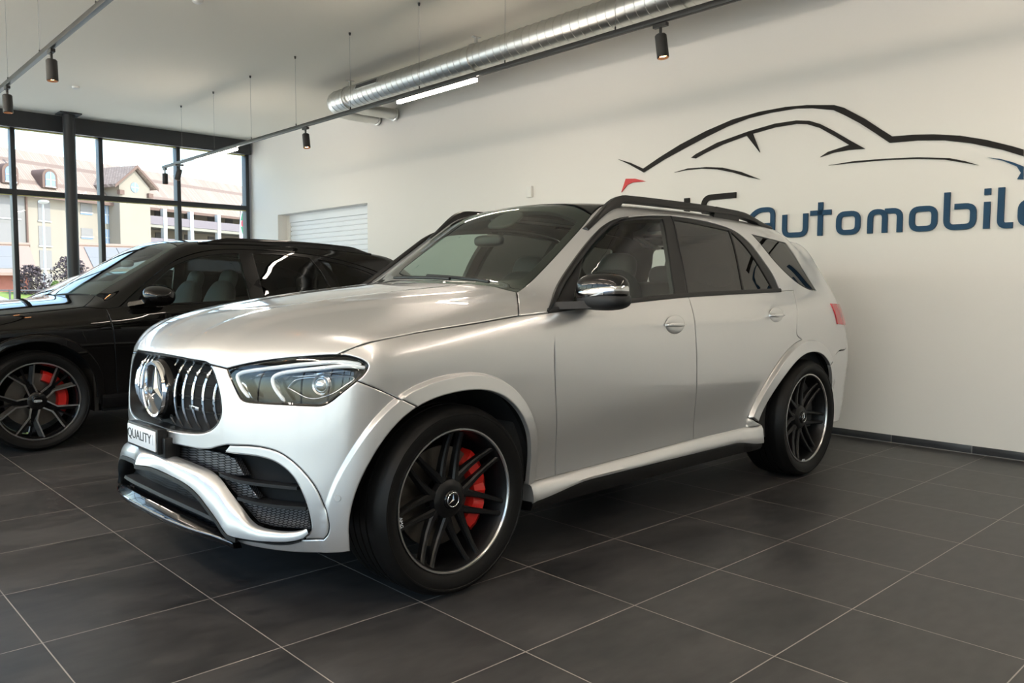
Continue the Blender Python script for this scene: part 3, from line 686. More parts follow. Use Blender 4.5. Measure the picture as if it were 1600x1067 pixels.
    st = MB().lathe([(.100, sx+.008), (.103, sx-.006), (.113, sx-.008), (.119, sx+.002), (.119, sx+.014), (.100, sx+.014)], 56, 'x', (0, 0, .815), closed=True)
    sm = star_mb(.102, .014, 0, .12); st.add([(sx+.012+p[1], p[0], .815+p[2]) for p in sm.v], sm.f)
    st.build('star_emblem', M['chrome'], gr, 25)
    # small badge on the slats
    bx = XFRONT(-.312, .768)
    bg = MB().box((bx+.008, -.355, .761), (bx+.014, -.268, .776)).build('grille_badge', M['alu'], gr, 30, .002)
    text('badge_text', 'AMG', (bx+.0065, -.312, .7685), .013, M['ink'], gr, rot=(R_(90), 0, R_(-90-8)), ext=.0008)
    # headlights
    lampL = [T['lamp_top'], T['lamp_tip'], T['lamp_bot']]
    for s in (0, 1):
        pass
    hl = patch('headlight', lampL, WRAP, F, M['lamp_in'], car, res=.025, off=-.055, skirt=0, gap=-.006)
    q = loop_of(lampL, .01); q = np.vstack([q, q[:1]]); nn = grad(F, q)
    c0 = np.array((-.56, -.73, .89)); inw = c0-q; inw -= nn*(inw*nn).sum(1)[:, None]; inw /= np.linalg.norm(inw, axis=1)[:, None]
    rim = strip([[p+n*.0+i*.002, p+i*.009-n*.003, p+i*.010-n*.075, p-n*.075] for p, n, i in zip(q, nn, inw)], M['gloss'], 'lamp_frame', hl, closed=True)
    lens = patch('lamp_lens', lampL, WRAP, F, M['lens'], hl, res=.02, off=-.002, gap=.003, skirt=0, drop=.001)
    lamp_tube(T['drl1'], WRAP, F, -.016, .0075, 'light_guide', M['guide'], hl, False); lamp_tube(T['drl2'], WRAP, F, -.016, .0075, 'light_guide', M['guide'], hl, False)
    for nm, dz in (('drl1', -.014), ('drl2', -.014)):
        P = [(p[0]-.0, p[1]+.012, p[2]+dz) for p in T[nm][1:]]
        a = cr(on_surf(WRAP, F, P, -.034), .012); c = cr(on_surf(WRAP, F, [(p[0], p[1]-.022, p[2]-.010) for p in P], -.052), .012); n = min(len(a), len(c))
        MB().loft([[a[i], c[i]] for i in range(n)], False, False).build('lamp_reflector', M['lamp_chrome'], hl)
    lp = on_surf(WRAP, F, T['lens'], -.045)[0]; nv = grad(F, np.array([lp]))[0]; fwd = np.array((-.9, -.42, .05)); fwd /= np.linalg.norm(fwd)
    z_ = np.array((0, 0, 1.)); sx_ = np.cross(z_, fwd); up_ = np.cross(fwd, sx_)
    v = MB()
    for r0, nm, mt in ((.030, 'projector_lens', M['lamp_chrome']), (.038, 'projector_ring', M['alu'])):
        m_ = MB(); prof = [(0, .022), (.012, .020), (.022, .012), (.030, 0), (.030, -.02)] if nm == 'projector_lens' else [(.030, .004), (.036, .008), (.042, 0), (.042, -.02), (.030, -.02)]
        m_.lathe(prof, 28, 'y'); m_.v = [tuple(lp+sx_*p[0]+fwd*p[1]+up_*p[2]) for p in m_.v]; m_.build(nm, mt, hl)
    pr = [(-.60, -.70, .875), (-.55, -.76, .90), (-.47, -.86, .915), (-.44, -.89, .92)]
    lamp_tube([(-.598, -.705, .872), (-.55, -.78, .835), (-.50, -.84, .852), (-.46, -.88, .885), (-.43, -.90, .912), (-.50, -.82, .918), (-.575, -.73, .905), (-.598, -.705, .872)], WRAP, F, -.046, .003, 'lamp_bezel', M['alu'], hl, False)
    hr = mirror_copy(hl, car)
    for ch_ in list(hl.children): mirror_copy(ch_, hr)
    # wings (fenders)
    fen = [[T['lamp_top'][-1]]+T['hoodshut'][1:], T['fendertop'], T['doorfront'][:-1]+[T['sill_top'][1]], [T['sill_top'][1], af[0]], af, [aff[0]]+T['seam_fb'][:-1][::-1], T['lamp_tip'][::-1]]
    fen[5][-1] = T['lamp_tip'][-1]
    patch('front_wing', fen, WRAP, F, sv, car, res=.02, step=.01, twin=True, feats=fe)
    # doors
    dm = T['dlo_bot'][2]
    d1 = [T['dlo_bot'][:3], [dm]+T['reardoor_front'][1:-1]+[T['sill_top'][3]], T['sill_top'][1:4][::-1], [T['sill_top'][1]]+T['doorfront'][1:-1][::-1]+[T['dlo_bot'][0]]]
    fd = patch('front_door', d1, SIDE, F, sv, car, res=.026)
    fl = [(x, -.97, z) for x, z in BodyShape.AR.outline(174, 100, 40, 1.06)]; flo = sd(fl)
    rear_top = (2.90, -.905, 1.226)
    seam = [rear_top, (2.855, -.95, 1.08), (2.83, -.97, .95), flo[-1]]
    sill_r = (2.425, -.94, .408)
    d2 = [[dm, T['dlo_bot'][3]], [T['dlo_bot'][3], rear_top], seam, flo[::-1]+[sill_r], [sill_r, T['sill_top'][4], T['sill_top'][3]], [T['sill_top'][3]]+T['reardoor_front'][1:-1][::-1]+[dm]]
    rd = patch('rear_door', d2, SIDE, F, sv, car, res=.026)
    def handle(parent, x, z):
        y = on_surf(SIDE, F, [(x, -.96, z)])[0][1]
        cup = superell((x, y-.0, z), (.085, .010, .050), (2, 2)).build('handle_cup', M['silver'], parent)
        secs = []
        for t in np.linspace(0, 1, 15):
            xx = x-.097+.160*t; b = math.sin(math.pi*t)**.5 if 0 < t < 1 else 0; yy = y-.010-.022*b; h = .011*(.55+.45*b)
            secs.append([(xx, yy-.007, z-h*.4), (xx, yy-.007, z+h*.4), (xx, yy-.003, z+h), (xx, yy+.006, z+h), (xx, yy+.006, z-h), (xx, yy-.003, z-h)])
        hd = MB().loft(secs).build('door_handle', M['silver'], parent, 50)
        MB().box((x-.085, y-.0345, z-.0022), (x+.05, y-.030, z+.0022)).build('chrome_inlay', M['chrome'], parent, 30, .001)
    handle(fd, 1.505, 1.047); handle(rd, 2.575, 1.072)
    for src in (fd, rd):
        tw = mirror_copy(src, car)
        for ch_ in list(src.children): mirror_copy(ch_, tw)
    # body side with pillars, roof edge and rear quarter
    roof_edge = [T['ws_left'][-1], (1.36, -.575, 1.675), (1.6, -.59, 1.70), (2.1, -.60, 1.705), (2.7, -.60, 1.685), (3.2, -.58, 1.635), (3.45, -.55, 1.59)]
    tailcut = [(3.45, -.55, 1.59), (3.55, -.66, 1.45), (3.60, -.74, 1.25), (3.63, -.80, 1.10)]
    bump_cut = [(3.63, -.80, 1.10), (3.62, -.86, .95), (3.60, -.90, .82), (3.47, -.94, .80), (3.36, -.97, .74)]
    arR = [p for p in ar if p[0] > 2.0]; k = min(range(len(arR)), key=lambda i: abs(arR[i][0]-3.30)+abs(arR[i][2]-.72)); arq = arR[:k+1]
    bump_cut = [tuple(p) for p in on_surf(RCOR, F, bump_cut[:-1])]+[bump_cut[-1]]; tailcut[-1] = bump_cut[0]
    q = [T['hoodside'], T['ws_left'], roof_edge, tailcut, bump_cut[:-1]+[arq[-1]], arq[::-1], [arq[0], flo[0]], flo, seam[::-1], [rear_top, T['dlo_bot'][3]], T['dlo'][::-1], T['fendertop'][::-1]]
    q[1] = [T['hoodside'][-1]]+T['ws_left'][1:]
    patch('body_side', q, DIAG, F, sv, car, res=.024, step=.011, feats=[sd(f_) for f_ in BodyShape.AR.feats(178, 0, -1.)], holes=[[T['qglass'][:2], T['qglass'][1:4], T['qglass'][3:]+[T['qglass'][0]]]], twin=True)
    # rear end
    arb = arR[k:]
    rb = [arb, [arb[-1], (3.46, -.93, .30), (3.6, -.88, .27), (3.9, -.4, .26), (3.95, 0, .26)]]
    rcor = [[arb[0]]+bump_cut[:-1][::-1][:3], ]
    patch('rear_bumper', [[bump_cut[3], bump_cut[2], bump_cut[1]], [bump_cut[1], (3.74, -.6, .95), (3.80, -.4, .95)], [(3.80, -.4, .95), (3.86, -.4, .30)], [(3.86, -.4, .30), (3.7, -.8, .29), (3.5, -.92, .30), arb[-1]], arb[::-1], [arb[0], bump_cut[3]]], RCOR, F, sv, car, res=.035, twin=True)
    patch('tailgate', [[(3.8, -.4, .27), (3.8, .4, .27)], [(3.8, .4, .27), (3.8, .42, .95)], [(3.8, .42, .95), (3.7, .78, 1.0), (3.65, .78, 1.15)], [(3.65, .78, 1.15), (3.6, 0, 1.17), (3.65, -.78, 1.15)], [(3.65, -.78, 1.15), (3.7, -.78, 1.0), (3.8, -.42, .95)], [(3.8, -.42, .95), (3.8, -.4, .27)]], REAR, F, sv, car, res=.05)
    patch('rear_window', [[(3.6, -.70, 1.17), (3.6, 0, 1.19), (3.6, .70, 1.17)], [(3.6, .70, 1.17), (3.45, .53, 1.57)], [(3.45, .53, 1.57), (3.45, -.53, 1.57)], [(3.45, -.53, 1.57), (3.6, -.70, 1.17)]], REAR, F, M['dark_glass'], car, res=.06, off=-.003)
    tl = [(3.36, -.93, 1.135), (3.56, -.80, 1.12), (3.66, -.70, 1.10), (3.68, -.70, .985), (3.57, -.86, .975), (3.41, -.94, .99)]
    patch('tail_lamp', [tl[:3], tl[2:4], tl[3:], [tl[-1], tl[0]]], RCOR, F, M['tail'], car, res=.025, off=.008, skirt=.03, twin=True)
    # glasshouse
    dlo = [T['dlo'], T['dlo_bot'][::-1]]
    def ring(P, corners):
        out = []; idx = corners+[corners[0]+len(P)]
        for a, b in zip(idx[:-1], idx[1:]): out.append([P[i % len(P)] for i in range(a, b+1)])
        return out
    w1 = ring(T['w1'], [5, 7, 9]); w2 = ring(T['w2'], [0, 4, 5]); w3 = ring(T['w3'], [0, 3, 4])
    w2[0] = [T['w2'][0], T['w2'][1], T['w2'][2]]; w2 = [T['w2'][:3], T['w2'][2:5], T['w2'][4:6], T['w2'][5:]+[T['w2'][0]]]
    w1 = [T['w1'][:6], T['w1'][5:8], T['w1'][7:10], [T['w1'][9], T['w1'][0]]]
    w3 = [T['w3'][:4], T['w3'][3:5], T['w3'][4:]+[T['w3'][0]]]
    patch('window_frame', dlo, GLASS, F, M['trim'], car, res=.03, off=-.004, holes=[w1, w2, w3], skirt=.03, edge=.004, twin=True)
    for nm, wv, mt in (('front_side_window', w1, M['front_glass']), ('rear_side_window', w2, M['dark_glass']), ('quarter_window', w3, M['dark_glass'])):
        patch(nm, wv, GLASS, F, mt, car, res=.05, off=-.010, gap=-.006, skirt=0, drop=0, twin=True)
    patch('rear_quarter_window', [T['qglass'][:2], T['qglass'][1:4], T['qglass'][3:]+[T['qglass'][0]]], DIAG, F, M['dark_glass'], car, res=.04, off=-.002, gap=.003, skirt=0, twin=True)
    P = on_surf(GLASS, F, cr(T['dlo'][:6], .03), .006); n = len(P); o = MB().tube(P, [.017*min(1, .35+i/8, .2+(n-1-i)/10) for i in range(n)], 8).build('pillar_trim', M['trim'], car); mirror_copy(o, car)
    seam_b = cr(T['bpillar_seam'], .03); P = on_surf(GLASS, F, seam_b, -.0035)
    o = MB().tube(P, .003, 6).build('door_seal', M['liner'], car); mirror_copy(o, car)
    g = on_surf(GLASS, F, cr([(p[0], p[1], p[2]+.006) for p in T['dlo_bot']], .05), .0)
    strip([[p+np.array((0, -.002, .014)), p+np.array((0, -.008, .006)), p+np.array((0, -.008, -.010)), p+np.array((0, .006, -.012))] for p in g], M['trim'], 'waist_strip', car, closed=True, twin=True)
    wtop = [T['ws_left'][-1], (1.325, -.40, 1.672), (1.355, -.2, 1.69), (1.362, 0, 1.694)]
    wsb = [(.49, 0, 1.235), (.50, -.25, 1.235), (.56, -.5, 1.225), T['ws_left'][0]]
    WS = [wsb, T['ws_left'], wtop]
    patch('windscreen', sym(WS), OBL, F, M['windscreen'], car, res=.06, off=-.003, gap=.003, skirt=0, drop=.001)
    ins = lambda P, k: [(p[0], p[1]*k, p[2]) for p in P]
    wi = [[(.62, 0, 1.25+.03), (.64, -.25, 1.28), (.69, -.5, 1.275), (.745, -.585, 1.275)], [(.745, -.585, 1.275), (.90, -.575, 1.38), (1.05, -.565, 1.48), (1.2, -.545, 1.575)], [(1.2, -.545, 1.575), (1.255, -.3, 1.63), (1.27, 0, 1.645)]]
    patch('windscreen_border', sym(WS), OBL, F, M['trim'], car, res=.05, off=-.008, gap=.001, skirt=.02, holes=[sym(wi)])
    # roof, rails
    rf = [[(1.362, 0, 1.694), (1.355, -.2, 1.69), (1.325, -.40, 1.672), T['ws_left'][-1]], roof_edge, [roof_edge[-1], (3.5, -.3, 1.59), (3.5, 0, 1.59)]]
    patch('glass_roof', sym(rf), TOP, F, M['gloss'], car, res=.06, off=-.001)
    secs = []; xs = np.linspace(1.14, 3.04, 60)
    def rail_z(x): 
        z = BodyShape.F; 
        return on_surf(TOP, F, [(x, -.640, 1.7)])[0][2]
    for x in xs:
        zb = rail_z(x); t = (x-1.14)/1.9; lift = .046*min(1, sst(0, .17, t)*1.0)*min(1, 1-sst(.80, 1.0, t)*1.0); th = .010+.020*min(1, 6*t, 6*(1-t)); y = -.645
        lo_ = zb+max(-.01, lift-th)-.002; hi_ = zb+lift+.010
        if t < .14 or t > .90: lo_ = zb-.015
        secs.append([(x, y-.022, lo_+.004), (x, y-.024, (lo_+hi_)/2), (x, y-.012, hi_), (x, y+.016, hi_-.004), (x, y+.024, (lo_+hi_)/2), (x, y+.020, lo_)])
    rl = MB().loft(secs).build('roof_rail', M['trim'], car, 50)
    ft = MB()
    for xa, xb in ((2.32, 2.62),):
        zb = rail_z((xa+xb)/2); ft.loft([[(x, -.662, rail_z(x)-.02), (x, -.628, rail_z(x)-.02), (x+.03*(1 if i == 0 else -0), -.628, rail_z(x)+.055), (x+.03*(1 if i == 0 else -0), -.665, rail_z(x)+.055)] for i, x in enumerate((xa, xb))])
    ft.build('rail_foot', M['trim'], rl); r2 = mirror_copy(rl, car); mirror_copy(rl.children[0], r2)
    # side skirts
    secs = []; blk = []
    for x in np.linspace(.445, 2.445, 60):
        zt = np.interp(x, [.445, .63, 1.0, 1.75, 2.12, 2.45], [.376, .379, .386, .403, .405, .410]); e = min(1, (x-.445)/.42, (2.445-x)/.30); e = max(0, e); e = e*e*(3-2*e); zb = .295+.036*e; y0 = max(-.938, on_surf(SIDE, F, [(x, -.95, zt)])[0][1])
        k = .004*(1-e)
        secs.append([(x, y0+.03, zt+.006), (x, y0+.004, zt+.001), (x, y0-.010-k, zt-.008), (x, y0-.020-k, zt-.030), (x, y0-.028-k, zb+.014), (x, y0-.026-k, zb+.002), (x, y0-.02, zb-.002), (x, y0+.06, zb)])
        blk.append([(x, y0-.018, zb+.004), (x, y0-.021, zb-.012), (x, y0-.016, .272), (x, y0-.008, .258), (x, y0+.06, .25), (x, y0+.06, zb)])
    ss = MB().loft(secs).build('side_skirt', sv, car, 40); sb = MB().loft(blk).build('skirt_insert', M['gloss'], ss, 40)
    s2 = mirror_copy(ss, car); mirror_copy(sb, s2)
    # mirrors
    T_ = Matrix.Rotation(R_(-8), 3, 'Z')
    def sq(p): 
        k = 1+.16*(p.y/.125); return Vector((p.x*(1-.10*(-p.y/.125)), p.y, p.z*(1.0 if p.z < 0 else 1.0)))
    mc = (.805, -1.05, 1.228)
    mr = superell(mc, (.092, .135, .078), (2.7, 2.6), 40, 24, tilt=T_, squash=sq); up_, dn = MB(), MB()
    body = mr.build('door_mirror', M['gloss'], car, 60)
    secs = []
    for a_ in np.linspace(-100, 100, 40):
        a = R_(a_); c_, s_ = math.cos(a), math.sin(a); sg = lambda v: math.copysign(abs(v)**(2/2.6), v)
        p = Vector((-.092*sg(c_)*1.02, -.135*sg(s_)*1.02, 0)); zc = -.012+.012*(-p.y/.125); hh = .017 if a_ > -60 else .010
        q = []
        for dz, k in ((hh, .985), (hh*.5, 1.02), (-hh*.5, 1.02), (-hh, .985)):
            v_ = T_ @ Vector((p.x*k, p.y*k, zc+dz)); q.append((mc[0]+v_.x, mc[1]+v_.y, mc[2]+v_.z))
        secs.append(q)
    MB().loft(secs, False, False).build('indicator_strip', M['chrome'], body, 50)
    lowp = superell((mc[0]+.002, mc[1], mc[2]-.045), (.094, .137, .048), (2.6, 2.6), 32, 14, tilt=T_).build('mirror_lower_shell', M['plastic'], body, 60)
    arm = MB().loft([[(.655+.12*t+dx*(1-.2*t), -.90-.16*t, 1.155+.008*t+dz) for dx, dz in ((-.035, -.016), (.09, -.012), (.09, .012), (-.02, .018))] for t in np.linspace(0, 1, 6)]).build('mirror_arm', M['plastic'], body, 50)
    b2 = mirror_copy(body, car); b2.location = (.02, -.03, -.105)
    for ch_ in list(body.children): mirror_copy(ch_, b2)
    # wipers
    for x0, y0, x1, y1 in ((.56, -.28, .60, .24), (.57, -.55, .63, -.02)):
        z = lambda x, y: on_surf(OBL, F, [(x, y, 1.25)])[0]
        P = [z(x0+(x1-x0)*t, y0+(y1-y0)*t)+np.array((-.010, 0, .016)) for t in np.linspace(0, 1, 12)]
        MB().tube(P, .008, 6).build('wiper', M['trim'], car)
    # sensors on the bumper
    for P in (T['sens'][0],):
        c = on_surf(WRAP, F, [P], .0)[0]; n_ = grad(F, np.array([c]))[0]; 
        m_ = MB().lathe([(0, .003), (.011, .003), (.0125, 0)], 20, 'y'); a1 = np.cross((0, 0, 1.), n_); a1 /= np.linalg.norm(a1); a2 = np.cross(n_, a1)
        m_.v = [tuple(c+a1*p[0]+n_*p[1]+a2*p[2]) for p in m_.v]; o = m_.build('parking_sensor', M['silver'], car); mirror_copy(o, car)
    # number plate
    pb = MB().box((-.858, -.165, .572), (-.82, .165, .672)).box((-.84, -.19, .56), (-.78, -.05, .64)).build('number_plate', M['trim'], car, 30, .003)
    MB().box((-.864, -.152, .583), (-.857, .152, .664)).build('plate_face', M['white_plate'], pb, 30, .003)
    text('plate_text', 'QUALITY', (-.8645, .018, .626), .060, M['ink'], pb, rot=(R_(90), 0, R_(-90)), ext=.0006).scale = (1.06, .92, 1)
    text('plate_digit', '1', (-.8645, -.130, .626), .060, M['pale_ink'], pb, rot=(R_(90), 0, R_(-90)), ext=.0006)
    # wheels, arches and underside
    for x in (0, 2.995):
        for s in (-1, 1):
            w = make_wheel_twin(car, (x, s*.975, .39), spin=(-4 if x == 0 else 6), caliper_dir=(1 if x == 0 else -1))
            if s < 0:
                a = R_(187 if x == 0 else 262); text('rim_lettering', 'AMG', (.2755*math.cos(a), -.0005, .2755*math.sin(a)), .020, M['pale_ink'], w, rot=(R_(90), -(a+R_(90)), 0), ext=.0006)
            if s > 0: w.rotation_euler = (0, 0, math.pi)
            lp_ = MB().lathe([(.492, -.895), (.492, -.56), (.05, -.56)], 30, 'y', (x, 0, .39), -12, 192)
            o = lp_.build('wheel_arch_liner', M['liner'], car, 30)
            if s > 0: 
                for v_ in o.data.vertices: v_.co.y *= -1
                o.data.flip_normals()
    u = MB().box((-.60, -.53, .24), (3.6, .53, .32)); u.box((.52, -.88, .24), (2.44, .88, .31)); u.box((3.5, -.80, .28), (3.6, .80, .6)); u.box((-.55, -.53, .32), (.4, .53, .98)); u.box((3.40, -.55, .32), (3.5, .55, .9))  # underside slabs, plus unseen black boxes added against light leaking through panel gaps
    for s in (-1, 1): u.box((-.50, s*.66-.12, .60), (-.42, s*.66+.12, .90))
    u.build('underbody', M['liner'], car)
    make_cabin(car, seat=M['leather'], top=1.19)
    superell((1.06, 0, 1.50), (.030, .115, .034), (3, 3)).build('interior_mirror', M['trim'], car); superell((1.19, 0, 1.622), (.085, .11, .016), (3, 3), tilt=Matrix.Rotation(R_(-33), 3, 'Y')).build('camera_housing', M['cabin'], car)
    return car
def XFRONT(y, z):
    P = cast(BodyShape.F, np.array([[-1.6, y, z]]), np.array([[1., 0, 0]]), 0, 1.6, 120); return float(P[0, 0])
def text(name, body, loc, size, m, parent=None, rot=(R_(90), 0, 0), ext=.001, align='CENTER', off=0):
    c = bpy.data.curves.new(name, 'FONT'); c.body = body; c.size = size; c.extrude = ext; c.align_x = align; c.align_y = 'CENTER'; c.offset = off
    t = bpy.data.objects.new(name, c); COL.objects.link(t)
    dg = bpy.context.evaluated_depsgraph_get(); me = bpy.data.meshes.new_from_object(t.evaluated_get(dg)); bpy.data.objects.remove(t)
    me.name = name; me.materials.clear(); me.materials.append(m)
    o = bpy.data.objects.new(name, me); link(o, parent, loc); o.rotation_euler = rot
    return o
M['pale_ink'] = mat('pale_grey_ink', (.6, .62, .66), .5)
CAMP = (1263.89, -2.04789, -3.40523, 1.2411, 0.802251, -0.0675326, 0.00340171)
# ---------------------------------------------------------------- camera
cam_d = bpy.data.cameras.new('camera'); cam = bpy.data.objects.new('camera', cam_d); COL.objects.link(cam)
_f, _cx, _cy, _cz, _a, _b, _c = CAMP
cam_d.sensor_width = 36; cam_d.lens = _f/1600*36; cam_d.clip_start = .05; cam_d.clip_end = 600
_w = Vector((math.cos(_a)*math.cos(_b), math.sin(_a)*math.cos(_b), math.sin(_b))); _r = Vector((math.sin(_a), -math.cos(_a), 0)); _u = _r.cross(_w)
_r2 = _r*math.cos(_c)+_u*math.sin(_c); _u2 = -_r*math.sin(_c)+_u*math.cos(_c)
cam.matrix_world = Matrix(((_r2.x, _u2.x, -_w.x, _cx), (_r2.y, _u2.y, -_w.y, _cy), (_r2.z, _u2.z, -_w.z, _cz), (0, 0, 0, 1)))
S.camera = cam
S.view_settings.view_transform = 'Standard'; S.view_settings.look = 'None'; S.view_settings.gamma = 1; S.view_settings.use_curve_mapping = False
# ---------------------------------------------------------------- the two dark cars behind
class DarkShape(BodyShape):
    SZ = 1.0
    W = Spl([-.95, -.6, -.2, .3, .9, 1.6, 2.4, 3.0, 3.5, 4.05], [.90, .94, .955, .955, .955, .957, .96, .962, .945, .88])
    P = Spl([.2, .36, .46, .56, .66, .78, .88, .96, 1.03, 1.09, 1.16, 1.3], [-.05, -.04, -.034, -.022, -.008, .003, .004, -.004, -.018, -.034, -.07, -.15])
    ZC = Spl([-.95, -.88, -.78, -.55, -.25, .1, .4, .6], [.86, .93, .975, 1.03, 1.08, 1.115, 1.14, 1.155])
    DR = Spl([-.9, -.5, 0, .6], [.03, .07, .085, .07])
    XF = Spl([.15, .25, .36, .48, .6, .72, .85, .95, 1.05], [-.85, -.90, -.93, -.94, -.935, -.925, -.905, -.88, -.83])
    XR = Spl([.2, .45, .7, .9, 1.1, 1.3], [3.92, 4.0, 4.02, 3.98, 3.9, 3.8])
    YG = Spl([1.0, 1.1, 1.25, 1.4, 1.55, 1.7], [.93, .905, .855, .79, .715, .60])
    ZR = Spl([1.0, 1.3, 1.7, 2.2, 2.7, 3.2, 3.7], [1.60, 1.645, 1.67, 1.668, 1.648, 1.605, 1.54])
    AF = Arch(0, .38, [-30, 0, 20, 45, 70, 90, 110, 130, 155, 175, 200], [.41, .415, .425, .432, .434, .434, .434, .434, .434, .434, .434], [.06]*11, .018)
    AR = Arch(2.995, .38, [-30, 0, 20, 45, 70, 90, 110, 130, 155, 175, 200], [.434]*8+[.44, .45, .46], [.06]*11, .018)
    @classmethod
    def F(c, X):
        x = X[..., 0]; y = np.abs(X[..., 1]); z = X[..., 2]/c.SZ
        ys = c.W(x)+c.P(z)+(c.AF.flare(x, z)+c.AR.flare(x, z))*sst(1.0, .88, z)
        q = np.clip(y/.9, 0, 1.2); top = z-(c.ZC(x)-c.DR(x)*q**2.4); fr = (c.XF(z)+.26*y**2+.5*np.clip(y-.55, 0, 1)**2)-x; rr = x-(c.XR(z)-.25*y**2)
        f = smax(y-ys, top, .13); f = smax(f, fr*.95, .17); f = smax(f, rr, .17)
        yg = c.YG(np.maximum(z, 1.0))-np.maximum(1.0-z, 0)*.5-.05*sst(2.4, 3.9, x)-.02*sst(1.2, .6, x)
        g = smax(y-yg, z-(c.ZR(x)-.055*(y/.75)**2), .10)
        g = smax(g, (.33+(z-1.13)*1.66+.30*np.clip(y, 0, 1)**2.2-x)*.52, .07)
        g = smax(g, (x-(3.98-(z-1.1)*.95-.25*y**2))*.6, .14)
        return smin(f, g, .06)
class DarkLowShape(DarkShape):
    SZ = .85
def spoke_wheel(parent, loc, flip=False):
    """ten-spoke wheel with turned silver edges"""
    R = .287; w = MB().lathe(rim_barrel(R, .25), 72).lathe([(0, .03), (.05, .03), (.066, .036), (.075, .06), (0, .08)], 40)
    edge = MB(); P = lambda r, a, y: (r*math.cos(R_(a)), y, r*math.sin(R_(a)))
    for k in range(5):
        a0 = 77+72*k
        pts = [P(.282, a0+15, .012), P(.135, a0+23, .030), P(.056, a0, .040), P(.145, a0-24, .030), P(.278, a0-15, .012)]
        for i in range(4):
            p, q = Vector(pts[i]), Vector(pts[i+1]); d = (q-p); n = Vector((-d.z, 0, d.x)).normalized(); c = (p+q)/2
            inward = Vector((math.cos(R_(a0)), 0, math.sin(R_(a0))))*.16-Vector((c.x, 0, c.z)); n = n if n.dot(inward) < 0 else -n
            t = d.normalized()*.003
            edge.loft([[p-t, p-t+n*.010, p-t+n*.010+Vector((0, .02, 0)), p-t+Vector((0, .02, 0))], [q+t, q+t+n*.010, q+t+n*.010+Vector((0, .02, 0)), q+t+Vector((0, .02, 0))]])
            o = Vector((0, .008, 0)); b = Vector((0, .035, 0))
            w.loft([[p-t+n*.006+o, p-t+n*.034+o+Vector((0, .01, 0)), p-t+n*.034+b, p-t+b], [q+t+n*.006+o, q+t+n*.034+o+Vector((0, .01, 0)), q+t+n*.034+b, q+t+b]])
        w.loft([[P(.05, a0+36+s*16, .045), P(.16, a0+36+s*9, .043), P(.16, a0+36+s*9, .06), P(.05, a0+36+s*16, .07)] for s in (-1, 1)])
        w.loft([[P(r, a0+36, .05-(.02 if r > .2 else 0))+np.array((0, 0, 0)) if False else P(r, a0+36-2.2*(.2/r)**.5, y), P(r, a0+36+2.2*(.2/r)**.5, y), P(r, a0+36+2.2*(.2/r)**.5, y+.03), P(r, a0+36-2.2*(.2/r)**.5, y+.03)] for r, y in ((.06, .046), (.17, .044), (.28, .024))])
    o = w.build('wheel', M['gloss'], parent, 32); o.location = loc
    edge.build('spoke_edge', M['rim_edge'], o, 30)
    MB().lathe([(.2905, .0015), (.2895, -.003), (.2825, -.003), (.279, .004)], 72).build('rim_ring', M['rim_edge'], o)
    tyre_mesh(.372, .287, .27).build('tyre', M['rubber'], o, 40)
    cp = MB().lathe([(0, .022), (.030, .022), (.034, .026), (.034, .04)], 32).build('centre_cap', M['gloss'], o)
    for i in range(4):
        MB().lathe([(.0062, .0215), (.0076, .0205), (.009, .0215)], 20, 'y', ((i-1.5)*.0112, 0, 0)).build('emblem_ring', M['alu'], cp)
    for k in range(5):
        MB().lathe([(0, .036), (.008, .036), (.010, .042), (.010, .06)], 12, c=P(.052, 77+36+72*k, 0)).build('wheel_bolt', M['rim'], o)
    MB().lathe([(.075, .115), (.2, .115), (.2, .15), (.075, .15)], 48, closed=True).build('brake_disc', M['disc'], o)
    secs = []
    for i in range(13):
        a = -30+105*i/12; k = 1 if 0 < i < 12 else .85
        secs.append([P(r, a, .115+(y-.115)*k) for r, y in ((.145, .098), (.155, .074), (.205, .068), (.226, .085), (.23, .16), (.145, .16))])
    MB().loft(secs).build('brake_caliper', M['red'], o, 25)
    if flip: o.rotation_euler = (0, 0, math.pi)
    return o
